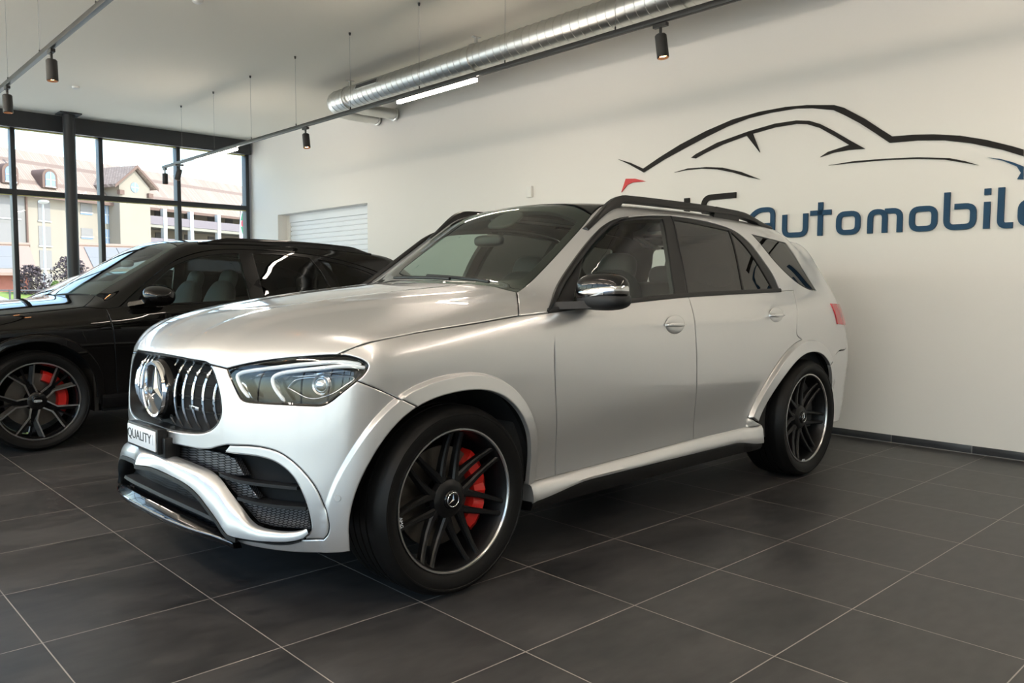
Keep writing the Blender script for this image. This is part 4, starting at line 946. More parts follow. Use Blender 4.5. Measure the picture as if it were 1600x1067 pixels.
def build_dark(name, label, K, loc, paint, full=True):
    F = K.F; z_ = K.SZ; car = empty(name, loc, 0, label, 'car')
    sd = lambda P, ch=SIDE: [tuple(p) for p in on_surf(ch, F, [(q[0], -1., q[1]*z_) if len(q) == 2 else (q[0], q[1], q[2]*z_) for q in P])]
    tp = lambda P: [tuple(p) for p in on_surf(TOP, F, [(q[0], q[1], 1.5) for q in P])]
    wr = lambda P: [tuple(p) for p in on_surf(WRAP, F, [(q[0], q[1], q[2]*z_) for q in P])]
    af = sd(K.AF.outline(-3, 185, 70)); ar = sd(K.AR.outline(183, 0, 70)); i0 = int(np.argmin([abs(p[0]+.30) for p in af]+[0*9])) if False else min(range(len(af)), key=lambda i: abs(af[i][0]+.26))
    shut = tp([(-.72, -.70), (-.5, -.80), (-.2, -.84), (.1, -.85), (.36, -.85)])
    hside = tp([(.36, -.85), (.42, -.77), (.50, -.68)])
    nose = wr([(-.9, 0, .93), (-.87, -.3, .925), (-.80, -.52, .915), (-.70, -.70, .91)]); nose[-1] = shut[0]
    rearb = tp([(.50, -.68), (.42, -.45), (.36, -.2), (.345, 0)]); rearb[0] = hside[-1]
    patch('bonnet', sym([nose, shut, hside, rearb]), OBL, F, paint, car, res=.035)
    bot = wr([(-.44, -.93, .27), (-.62, -.75, .25), (-.80, -.45, .24), (-.88, 0, .24)]); sm = sd([(-.42, .84), (-.33, .80)])
    patch('front_bumper', sym([[nose[0], nose[1], nose[2], nose[3]], [shut[0], sm[0], af[i0]], af[i0:], [af[-1], bot[0]], bot]), WRAP, F, paint, car, res=.04)
    gl = wr([(-.9, 0, .86), (-.85, -.30, .86), (-.80, -.46, .83), (-.80, -.50, .68), (-.82, -.40, .50), (-.9, 0, .48)])
    patch('grille', sym([gl[:3], gl[2:5], gl[4:]]), WRAP, F, M['dark_mesh'], car, res=.05, off=.004, skirt=.02)
    hl = wr([(-.80, -.55, .86), (-.70, -.72, .87), (-.55, -.86, .86), (-.56, -.86, .79), (-.72, -.72, .78), (-.80, -.55, .80)])
    patch('headlight', [hl[:3], hl[2:4], hl[3:], [hl[-1], hl[0]]], WRAP, F, M['lamp_in'], car, res=.04, off=.003, twin=True)
    belt = sd([(.50, 1.055), (.70, 1.068), (1.3, 1.082), (1.78, 1.095), (2.4, 1.12), (2.95, 1.18), (3.12, 1.23)])
    ftop = [hside[0]]+sd([(.43, 1.06)])+[belt[0]]
    s1 = [belt[0]]+sd([(.535, .9), (.55, .7), (.56, .5), (.57, .37)])
    bt = sd([(.44, .37), (.57, .37), (1.1, .37), (1.80, .375), (2.4, .38), (2.55, .39)])
    patch('front_wing', [shut, ftop, s1, [bt[1], bt[0], af[0]], af[:i0+1], [af[i0], sm[0], shut[0]]], WRAP, F, paint, car, res=.026, step=.012, twin=True, feats=[sd([(p[0], p[2]) for p in f_]) for f_ in K.AF.feats(-2, 150, -1.)])
    s2 = [belt[3]]+sd([(1.775, .9), (1.79, .7), (1.80, .5)])+[bt[3]]
    fd = patch('front_door', [belt[:4], s2, [bt[3], bt[2], bt[1]], s1[::-1]], SIDE, F, paint, car, res=.04)
    fl = sd(K.AR.outline(172, 105, 30, 1.05)); s3 = [belt[5]]+sd([(2.93, 1.0), (2.90, .9)])+[fl[-1]]
    rd = patch('rear_door', [belt[3:6], s3, fl[::-1]+[bt[4]], [bt[4], bt[3]], s2[::-1]], SIDE, F, paint, car, res=.04)
    for o, x in ((fd, 1.58), (rd, 2.60)):
        y = sd([(x, .93)])[0][1]
        MB().tube([(x-.10, y+.002, .93*z_), (x-.085, y-.028, .931*z_), (x, y-.034, .933*z_), (x+.085, y-.028, .936*z_), (x+.10, y+.002, .937*z_)], .012, 8).build('door_handle', paint, o)
    for o in (fd, rd):
        t_ = mirror_copy(o, car)
        for c in list(o.children): mirror_copy(c, t_)
    GL = lambda P: [tuple(p) for p in on_surf(GLASS, F, [(x, y, z*z_) for x, y, z in P])]
    yg = lambda z: -float(K.YG(np.array(z)))
    dl = sd([(.60, 1.062), (.70, 1.14), (.86, 1.275), (1.06, 1.42), (1.28, 1.51), (1.50, 1.553), (1.78, 1.565), (2.1, 1.56), (2.45, 1.535), (2.75, 1.49), (3.0, 1.43), (3.17, 1.37), (3.22, 1.31), (3.12, 1.23)])
    we = [hside[-1]]+[tuple(p) for p in on_surf(OBL, F, [(.67, -.665, 1.22*z_), (.84, -.66, 1.345*z_), (1.01, -.65, 1.46*z_), (1.20, -.62, 1.56*z_)])]
    redge = [we[-1]]+tp([(1.35, -.60), (1.7, -.60), (2.2, -.60), (2.8, -.58), (3.2, -.55)])
    tail = [redge[-1]]+[tuple(p) for p in on_surf(RCOR, F, [(3.45, -.62, 1.40*z_), (3.62, -.72, 1.2*z_), (3.70, -.78, 1.05*z_), (3.78, -.80, .8*z_), (3.78, -.80, .45*z_), (3.72, -.82, .30*z_)])]
    feR = [sd([(p[0], p[2]) for p in f_]) for f_ in K.AR.feats(180, 0, -1.)]
    patch('body_side', [hside, we, redge, tail, [tail[-1], sd([(3.44, .30)])[0], ar[-1]], ar[::-1], [ar[0], fl[0]], fl, s3[::-1], belt[5:], dl[::-1], [dl[0], belt[0]], ftop[::-1]], DIAG, F, paint, car, res=.03, step=.013, twin=True, feats=feR)
    patch('tailgate', [[tail[-1], (3.85, 0, .3*z_), (tail[-1][0], -tail[-1][1], tail[-1][2])], mir_y(tail)[::-1], [(redge[-1][0], -redge[-1][1], redge[-1][2]), tuple(tp([(3.25, 0)])[0]), redge[-1]], tail], REAR, F, paint, car, res=.08)
    w1 = sd([(.90, 1.25), (1.08, 1.39), (1.30, 1.475), (1.50, 1.512), (1.69, 1.525), (1.71, 1.12), (1.2, 1.10), (.74, 1.085)])
    w2 = sd([(1.83, 1.527), (2.1, 1.525), (2.40, 1.503), (2.50, 1.35), (2.57, 1.165), (2.2, 1.14), (1.85, 1.125)])
    w3 = sd([(2.49, 1.49), (2.75, 1.45), (2.98, 1.395), (3.11, 1.345), (3.13, 1.31), (3.04, 1.25), (2.66, 1.185), (2.58, 1.34)])
    w1 = [w1[:5], w1[4:6], w1[5:], [w1[-1], w1[0]]]; w2 = [w2[:3], w2[2:5], w2[4:], [w2[-1], w2[0]]]; w3 = [w3[:4], w3[3:6], w3[5:7], w3[6:]+[w3[0]]]
    patch('window_frame', [[belt[0], dl[0]], dl, belt[:-1][::-1] and [dl[-1]]+belt[:-1][::-1]], GLASS, F, M['gloss'], car, res=.045, off=-.004, holes=[w1, w2, w3], skirt=.03, edge=.004, twin=True)
    for nm, wv, mt in (('front_side_window', w1, M['dark_front_glass']), ('rear_side_window', w2, M['dark_glass']), ('quarter_window', w3, M['dark_glass'])):
        patch(nm, wv, GLASS, F, mt, car, res=.06, off=-.010, gap=-.006, skirt=0, drop=0, twin=True)
    wt = [we[-1]]+[tuple(p) for p in on_surf(OBL, F, [(1.23, -.35, 1.60*z_), (1.25, 0, 1.615*z_)])]
    wb = [(rearb[-1][0]+.02, 0, rearb[-1][2]), (rearb[1][0]+.03, rearb[1][1], rearb[1][2]), hside[-1]]
    WS = sym([wb, we, wt])
    patch('windscreen', WS, OBL, F, M['windscreen'], car, res=.08, off=-.003, gap=.003, skirt=0, drop=.001)
    wi = [tuple(p) for p in on_surf(OBL, F, [(.52, 0, 1.20*z_), (.70, -.56, 1.22*z_), (1.12, -.54, 1.53*z_), (1.17, 0, 1.57*z_)])]
    patch('windscreen_border', WS, OBL, F, M['trim'], car, res=.07, off=-.008, gap=.001, skirt=.02, holes=[sym([[wi[0], wi[1]], [wi[1], wi[2]], [wi[2], wi[3]]])])
    rf = [wt[::-1], redge, [redge[-1], tp([(3.25, 0)])[0]]]
    patch('roof', sym(rf), TOP, F, paint, car, res=.07)
    secs = []
    for x in np.linspace(1.36, 3.16, 50):
        zb = tp([(x, -.635)])[0][2]; t = (x-1.36)/1.8; lift = .035*min(1, float(sst(0, .16, t)), 1-float(sst(.86, 1, t))); y = -.64
        secs.append([(x, y-.02, zb-.012), (x, y-.021, zb+lift*.6), (x, y-.01, zb+lift+.006), (x, y+.014, zb+lift+.004), (x, y+.02, zb-.012)])
    rl = MB().loft(secs).build('roof_rail', M['gloss'], car, 50); mirror_copy(rl, car)
    sk = []
    for x in np.linspace(.45, 2.52, 30): sk.append([(x, -.90, .385*z_), (x, -.945, .375*z_), (x, -.955, .32*z_), (x, -.93, .27*z_), (x, -.88, .26*z_)])
    o = MB().loft(sk).build('side_skirt', M['gloss'], car, 40); mirror_copy(o, car)
    T_ = Matrix.Rotation(R_(-10), 3, 'Z'); mc = (.85, -1.07, 1.15*z_)
    mr = superell(mc, (.125, .145, .085), (2.4, 2.4), 32, 18, tilt=T_, squash=lambda p: Vector((p.x, p.y, p.z*(1+.22*p.y/.145)))).build('door_mirror', paint, car, 60)
    MB().loft([[(.70+.1*t+dx, -.885-.15*t, (1.075+.03*t)*z_+dz) for dx, dz in ((-.05, -.015), (.07, -.015), (.07, .018), (-.03, .022))] for t in np.linspace(0, 1, 5)]).build('mirror_arm', M['gloss'], mr, 50)
    P = [(mc[0]-.088+.03*t, mc[1]+.08-.2*t+.0, mc[2]-.022) for t in np.linspace(0, 1, 8)]
    m2 = mirror_copy(mr, car); mirror_copy(mr.children[0], m2)
    for x in (0, 2.995):
        for s in (-1, 1):
            spoke_wheel(car, (x, s*.965, .372), s > 0)
            o = MB().lathe([(.46, -.93), (.46, -.56), (.05, -.56)], 24, 'y', (x, 0, .38), -10, 190).build('wheel_arch_liner', M['liner'], car, 30)
            if s > 0:
                for v_ in o.data.vertices: v_.co.y *= -1
                o.data.flip_normals()
    MB().box((-.60, -.53, .22), (3.6, .53, .32)).box((.47, -.88, .24), (2.5, .88, .31)).box((-.65, -.53, .3), (.3, .53, .85*z_)).build('underbody', M['liner'], car)
    make_cabin(car, z=-.06*z_, seat=M['grey_leather'], top=1.10*z_+.06, w=.84)
    superell((.98, 0, 1.43*z_), (.03, .12, .032), (3, 3)).build('interior_mirror', M['trim'], car)
    return car
# ---------------------------------------------------------------- outside the window
def build_outside():
    pav = mat('forecourt_paving', (.80, .75, .64), .9, noise=(.6, .05)); grass = mat('lawn_grass', (.16, .22, .04), .9, noise=(3, .35))
    g = MB().box((-260, -200, -.6), (300, 320, -.06)).build('ground_outside', pav); tag(g, kind='structure')
    # bank with lawn
    ln = MB().loft([[(x, 37.0+dy, z) for dy, z in ((0, -.06), (.6, .62), (3.2, .93), (3.3, -.06))] for x in np.linspace(0, 20, 21)]).build('ground_bank', grass, None, 40); tag(ln, kind='structure')
    cream = mat('cream_render', (.225, .20, .165), .9, noise=(.5, .06)); grey = mat('grey_render', (.165, .16, .155), .9, noise=(.5, .05)); tile = mat('clay_roof_tile', (.60, .45, .37), .9)
    nt = tile.node_tree; b = nt.nodes['Principled BSDF']; tc = nt.nodes.new('ShaderNodeTexCoord'); br = nt.nodes.new('ShaderNodeTexBrick'); br.inputs['Scale'].default_value = 1; br.inputs['Brick Width'].default_value = .32; br.inputs['Row Height'].default_value = .30; br.inputs['Mortar Size'].default_value = .03
    br.inputs['Color1'].default_value = (.27, .215, .18, 1); br.inputs['Color2'].default_value = (.215, .165, .137, 1); br.inputs['Mortar'].default_value = (.16, .115, .095, 1); nt.links.new(tc.outputs['UV'], br.inputs['Vector']); mpn = nt.nodes.new('ShaderNodeMapping'); nt.links.new(tc.outputs['Object'], mpn.inputs[0]); mpn.inputs['Rotation'].default_value = (R_(50), 0, 0); nt.links.new(mpn.outputs[0], br.inputs['Vector']); nt.links.new(br.outputs['Color'], b.inputs['Base Color'])
    wood = mat('brown_timber', (.12, .075, .06), .8); win = mat('outside_window_glass', (.15, .22, .32), .45, 0, 0); wfr = mat('white_window_frame', (.38, .39, .40), .6); shut = mat('grey_blind', (.17, .165, .165), .8); dark = mat('dark_opening', (.07, .066, .07), .7); bal = mat('balcony_boards', (.15, .13, .145), .8); slab = mat('balcony_slab', (.20, .19, .16), .9)  # dark is one plain dark tone for the windows behind the balconies
    A = R_(22.37); root = empty('apartment_building', (23.53, 102.53, 0), A, 'long cream apartment building with a clay tile roof and dormers beyond the window', 'building')
    # local axes: x along the front, -y towards the showroom, z up
    def P(m, nm, mt, par=root, auto=30): return m.build(nm, mt, par, auto)
    P(MB().box((-30, 0, -.5), (16.5, 12, 12.2)).box((16.5, 2.2, -.5), (70, 12, 12.6)), 'facade', cream)
    P(MB().box((-30, -.05, -.5), (-1.0, .2, 11.8)), 'grey_facade', grey)
    rz = lambda y: 11.6+(y+.9)*.98
    P(MB().loft([[(x, -.9, 11.55), (x, 5.0, 17.35), (x, 12.9, 9.6), (x, 12.9, 9.4), (x, 5.0, 17.05), (x, -.9, 11.25)] for x in (-31, 71)]), 'roof', tile)
    P(MB().box((-31, -1.0, 11.25), (71, -.88, 11.6)), 'gutter', wood)
    # gabled bay
    P(MB().loft([[(x, y, z) for x, z in ((10.2, -.5), (14.95, -.5), (14.95, 13.9), (12.6, 16.0), (10.2, 13.9))] for y in (-2.0, 3.5)]), 'gable_bay', cream)
    P(MB().loft([[(9.3, y, 13.85), (12.62, y, 16.55), (12.62, y, 16.25), (9.3, y, 13.5)] for y in (-2.5, 5)]).loft([[(15.75, y, 14.1), (12.62, y, 16.55), (12.62, y, 16.25), (15.75, y, 13.75)] for y in (-2.5, 5)]), 'gable_roof', tile)
    P(MB().loft([[(9.15, -2.56, 13.7), (12.62, -2.56, 16.6), (12.62, -2.56, 16.2), (9.15, -2.56, 13.35)], [(9.15, -2.5, 13.7), (12.62, -2.5, 16.6), (12.62, -2.5, 16.2), (9.15, -2.5, 13.35)]]).loft([[(15.9, -2.56, 13.95), (12.62, -2.56, 16.6), (12.62, -2.56, 16.2), (15.9, -2.56, 13.6)], [(15.9, -2.5, 13.95), (12.62, -2.5, 16.6), (12.62, -2.5, 16.2), (15.9, -2.5, 13.6)]]), 'barge_board', wood)
    rwn = P(MB().lathe([(0, -2.06), (.62, -2.06), (.62, -2.0)], 28, 'y', (12.55, 0, 13.75)), 'round_window', win); P(MB().box((11.93, -2.09, 13.70), (13.17, -2.05, 13.80)).box((12.5, -2.09, 13.13), (12.6, -2.05, 14.37)), 'window_bar', wfr, rwn)
    for q in ((10.3, 12.9), (14.8, 12.9)): P(MB().box((q[0]-.35, -2.4, q[1]-.25), (q[0]+.35, -1.9, q[1]+.3)), 'gable_bracket', wood)
    for cx in (2.2, -2.6, -7.4, -12.2):
        y0 = 1.2; q = [(cx-.95, 12.6), (cx+.95, 12.6)]+[(cx+.95*math.cos(t), 13.9+.95*math.sin(t)) for t in np.linspace(0, math.pi, 14)]
        d = P(MB().loft([[(x, y, z) for x, z in q] for y in (-.15, 4)]), 'dormer', wood)
        q = [(cx-.62, 12.75), (cx+.62, 12.75)]+[(cx+.62*math.cos(t), 13.9+.62*math.sin(t)) for t in np.linspace(0, math.pi, 14)]
        w_ = P(MB().loft([[(x, y, z) for x, z in q] for y in (-.22, 0)]), 'dormer_window', win, d)
        P(MB().box((cx-.07, -.27, 12.75), (cx+.07, -.2, 14.5)).box((cx-.62, -.27, 13.5), (cx+.62, -.2, 13.62)).box((cx-.68, -.27, 12.68), (cx+.68, -.2, 12.82)), 'window_bar', wfr, d)
    def window(x0, x1, z0, z1, m, y=0., frame=True):
        o = P(MB().box((x0, y-.06, z0), (x1, y+.1, z1)), 'window', m)
        if frame: P(MB().box((x0-.08, y-.14, z0-.14), (x1+.08, y, z0)), 'window_sill', wfr, o)
    for z0, z1 in ((8.75, 11.0), (5.85, 8.1), (3.2, 5.3), (.8, 2.6)):
        window(.62, 2.15, z0, z1, shut); window(-5.2, -1.6, z0, z1, shut)
    for z0, z1 in ((9.9, 11.25), (6.95, 8.25), (4.0, 5.3)): window(6.2, 7.8, z0+.3, z1, shut); P(MB().box((6.2, -.05, z0-.0), (7.8, .1, z0+.3)), 'window', win)
    P(MB().box((9.6, -.08, 2), (10.2, .1, 11.3)), 'stair_recess', slab)
    for z0, z1 in ((9.0, 11.25), (6.2, 8.3), (3.4, 5.4)):
        o = P(MB().box((10.22-.75, -.12, z0), (10.15, .05, z1)), 'window', win); P(MB().box((9.8, -.18, z0), (9.9, -.1, z1)).box((9.47, -.18, (z0+z1)/2-.05), (10.15, -.1, (z0+z1)/2+.05)), 'window_bar', wfr, o)
    for z in (9.3, 6.4, 3.5):
        P(MB().box((14.95, -1.6, z-.35), (60, 2.2, z)), 'balcony_slab', slab); P(MB().box((14.95, -1.62, z+.05), (60, -1.54, z+1.15)), 'balcony_rail', bal)
        for x0, x1 in ((16.0, 17.3), (19.5, 20.6), (24.8, 26.4), (29.3, 30.6), (33, 34.5)): P(MB().box((x0, 2.1, z+.05), (x1, 2.25, z+2.2)), 'window', dark)
    for x in (17.7, 22.4, 27.6, 33.0, 38.5): P(MB().box((x-.3, -1.7, -.5), (x+.3, -1.15, 11.5)), 'post', wfr)
    P(MB().tube([(-.84, -.15, 0), (-.84, -.15, 11.4)], .12), 'downpipe', wood); P(MB().box((-.95, 2.2, 13.2), (-.7, 2.45, 16.6)), 'vent_pipe', wood)
    # sheds with solar panels
    brick = mat('red_brick_wall', (.26, .10, .07), .9, noise=(4, .2)); pv = mat('solar_panel', (.20, .195, .19), .6); ridge = mat('ridge_tile', (.28, .20, .16), .9)
    def shed(x0, y0, rz_, w, label):
        r = empty('shed', (x0, y0, -.06), rz_, label, 'shed', 'low sheds with solar roofs')
        P(MB().box((0, 0, 0), (w, 7, 2.05)), 'shed_wall', brick, r)
        P(MB().loft([[(x, -.5, 1.95), (x, 3.5, 3.55), (x, 7.5, 1.95), (x, 7.5, 1.8), (x, 3.5, 3.4), (x, -.5, 1.8)] for x in (-.4, w+.4)]), 'shed_roof', ridge, r)
        P(MB().tube([(-.45, 3.5, 3.58), (w+.45, 3.5, 3.58)], .12), 'ridge_cap', ridge, r)
        for i in range(int((w-.5)/1.65)):
            for j in (0, 1):
                a = w-.35-(i+1)*1.66 if w < 9 else .12+i*1.66; c = a+1.62; u, v_ = .0+j*1.62, 1.58+j*1.62; zz = lambda t: 1.99+.16+(t)*.4
                P(MB().loft([[(a, u, zz(u)), (c, u, zz(u)), (c, u, zz(u)+.05), (a, u, zz(u)+.05)], [(a, v_, zz(v_)), (c, v_, zz(v_)), (c, v_, zz(v_)+.05), (a, v_, zz(v_)+.05)]]), 'solar_panel', pv, r)
    shed(11.9, 43.2, R_(-8), 10., 'low shed with rows of grey solar panels, right of the dark steel column')
    shed(1.3, 46.5, R_(-8), 8.2, 'low brick shed with grey solar panels at the far left window')
    # street lamp
    wm = mat('white_lamp_post', (.42, .42, .42), .5)
    sl = empty('street_lamp', (9.25, 41.5, -.06), 0, 'tall white street lamp in front of the apartment building', 'street lamp')
    MB().lathe([(.10, 0), (.10, 1.9), (.06, 2.0), (.045, 5.35), (0, 5.36)], 16, 'z').build('lamp_pole', wm, sl); superell((0, -.12, 5.38), (.22, .34, .09)).build('lamp_head', wm, sl)
    # shrubs
    leaf = mat('dull_purple_leaves', (.05, .036, .042), .8, noise=(8, .5)); leaf2 = mat('green_leaves', (.10, .16, .04), .8, noise=(8, .5)); bark = mat('bark', (.12, .09, .07), .9)
    def shrub(x, y, h, w, m, label):
        rnd = random.Random(int(x*100)); r = empty('shrub', (x, y, .6), 0, label, 'shrub', 'shrubs on the bank outside')
        v, f = [], []
        for i in range(900):
            a, t = rnd.uniform(0, 6.28), rnd.random(); z = h*(.15+.85*t); rad = w*(.35+.65*math.sin(math.pi*min(1, t*.8+.2)))*rnd.random()**.5; c = Vector((rad*math.cos(a), rad*math.sin(a), z)); u = Vector((rnd.gauss(0, 1), rnd.gauss(0, 1), rnd.gauss(0, 1))).normalized()*.09; q = Vector((rnd.gauss(0, 1), rnd.gauss(0, 1), rnd.gauss(0, 1))).normalized()*.05
            n = len(v); v += [c-u, c+q, c+u, c-q]; f.append((n, n+1, n+2, n+3))
        mesh_obj('foliage', v, f, m, r)
        MB().tube([(0, 0, -.1), (.03, 0, h*.4), (0, .05, h*.8)], [.05, .035, .015]).build('stem', bark, r)
    shrub(8.1, 39.3, 1.55, .75, leaf, 'dark purple shrub left of the white street lamp'); shrub(9.85, 39.6, 2.0, 1.0, leaf, 'larger dark purple shrub right of the white street lamp'); shrub(8.75, 37.9, .8, .22, leaf2, 'small green shrub at the foot of the street lamp')
    fm = mat('dark_railing', (.05, .05, .055), .6)
    fe = empty('railing', (0, 0, 0), 0, 'thin dark railing in front of the lawn bank outside', 'railing')
    MB().box((.5, 36.6, .98), (16, 36.65, 1.05)).build('top_rail', fm, fe); MB().box((.5, 36.6, .35), (16, 36.65, .40)).build('lower_rail', fm, fe)
    for k in range(11): MB().box((.6+1.5*k, 36.58, -.06), (.66+1.5*k, 36.66, 1.05)).build('post', fm, fe)
    # feather flag
    wht = mat('white_flag_cloth', (.88, .88, .92), .8, two=None); rd = mat('red_print', (.75, .03, .05), .7); gn = mat('green_print', (.02, .28, .10), .7)
    ff = empty('feather_flag', (6.80, 15.10, -.06), R_(-97), 'white feather flag with red and green print outside at the window corner', 'flag')
    MB().lathe([(0, 0), (.30, 0), (.30, .04), (.05, .07), (.02, .12)], 20, 'z').build('flag_base', fm, ff)
    pole = [(0, 0, .1), (0, 0, 1.6), (.0, 0, 2.6), (.05, 0, 3.0), (.16, 0, 3.22), (.30, 0, 3.25)]
    MB().tube(cr(pole, .08), .014).build('flag_pole', fm, ff)
    secs = []
    for z in np.linspace(.6, 3.22, 40):
        x0 = float(np.interp(z, [0, 2.6, 3.0, 3.22], [.01, .01, .06, .18])); x1 = float(np.interp(z, [.6, 1.4, 2.4, 2.8, 3.05, 3.22], [.42, .50, .52, .46, .36, .22]))
        secs.append([(x0+(x1-x0)*t, .025*math.sin(4*t+z*2), z) for t in np.linspace(0, 1, 9)])
    fl = MB().loft(secs, False, False).loft([[(p[0], p[1]+.004, p[2]) for p in q] for q in secs], False, False).build('flag_cloth', wht, ff, 60)
    y = -.035
    MB().loft([[(.16, y, 2.84), (.38, y, 2.84), (.27, y, 3.02)], [(.16, y-.003, 2.84), (.38, y-.003, 2.84), (.27, y-.003, 3.02)]]).loft([[(.16, y, 2.70), (.27, y, 2.52), (.38, y, 2.70)], [(.16, y-.003, 2.70), (.27, y-.003, 2.52), (.38, y-.003, 2.70)]]).build('green_print', gn, fl)
    MB().lathe([(0, y-.004), (.075, y-.004), (.075, y)], 24, 'y', (.27, 0, 2.77)).build('red_print', rd, fl)
    text('flag_text', 'Castrol', (.26, y-.004, 2.40), .135, rd, fl, rot=(R_(90), 0, 0), ext=.002)
    # parked car far left outside
    blue = mat('blue_grey_paint', (.16, .22, .30), .25, .2, 1.)
    pc = empty('parked_car', (2.7, 26.2, -.32), R_(8), 'blue-grey car parked outside beyond the far left window', 'car')
    side = [(-2.1, .30), (-2.15, .65), (-1.95, .86), (-1.05, .98), (-.45, 1.38), (.75, 1.42), (1.6, 1.08), (2.1, 1.0), (2.2, .6), (2.1, .30)]
    secs = [[(x, s*(.86 if z < 1 else .70)*k, z) for x, z in side] for s, k in ((-1, 1), (-1, .9), (0, 1), (1, .9), (1, 1))]
    secs = [[(x, y*(.86 if z < 1.0 else .68), z-(.0 if abs(y) < .95 else .02)) for x, z in side] for y in (-1, -.96, -.5, 0, .5, .96, 1)]
    MB().loft(secs).build('car_body', blue, pc, 30)
    for s in (-1, 1):
        MB().loft([[(-.98, s*.80, .97), (-.42, s*.705, 1.33), (.72, s*.705, 1.36), (1.45, s*.80, 1.07)], [(-.98, s*.865, .97), (-.42, s*.70, 1.33), (.72, s*.70, 1.36), (1.45, s*.865, 1.07)]]).build('side_window', M['gloss'], pc)
        for x in (-1.35, 1.35): MB().lathe([(.0, s*.70), (.18, s*.88), (.31, s*.88), (.32, s*.80), (.31, s*.66), (0, s*.66)], 24, 'y', (x, 0, .32)).build('wheel', M['rubber'], pc)
def build_light():
    wd = bpy.data.worlds.new('sky'); S.world = wd; wd.use_nodes = True; nt = wd.node_tree; bg = nt.nodes['Background']
    sk = nt.nodes.new('ShaderNodeTexSky'); sk.sky_type = 'NISHITA'; sk.sun_disc = False; sk.sun_elevation = R_(48); sk.sun_rotation = R_(150); sk.air_density = 1.2; sk.dust_density = 1.4; sk.ozone_density = 1.
    nt.links.new(sk.outputs[0], bg.inputs[0]); bg.inputs[1].default_value = SKY_E
    sd = bpy.data.lights.new('sun', 'SUN'); sd.energy = SUN_E; sd.angle = R_(.6); sd.color = (1, .95, .86); so = bpy.data.objects.new('sun', sd); COL.objects.link(so)
    d = Vector((-.42, .62, -.80)); so.rotation_euler = d.to_track_quat('-Z', 'Y').to_euler(); so.location = (20, -30, 40)
    for nm, c, n, sx, sy in (('window_portal', rw((XF_)/2, YW+.16, H/2), (0, -1), -XF_, H-.3), ('window_portal', rw(XF_-.16, (YB+YW)/2, H/2), (1, 0), YW-YB, H-.3)):
        l = bpy.data.lights.new(nm, 'AREA'); l.shape = 'RECTANGLE'; l.size = sx; l.size_y = sy; l.cycles.is_portal = True; o = bpy.data.objects.new(nm, l); COL.objects.link(o); o.location = c
        d = rw(n[0], n[1], 0)-rw(0, 0, 0); o.rotation_euler = Vector((d.x, d.y, 0)).to_track_quat('-Z', 'Y').to_euler()
FLOOR_Z = .008
TILE_O = (2.208, -.973); TILE_TH = -.01607; TILE_S = .5901
SKY_E = .60; SUN_E = 5.2; LED_E = 44.; UP_E = 120.; LED_COL = (1., .86, .72); SPOT_E = 40.; EXPO = .5
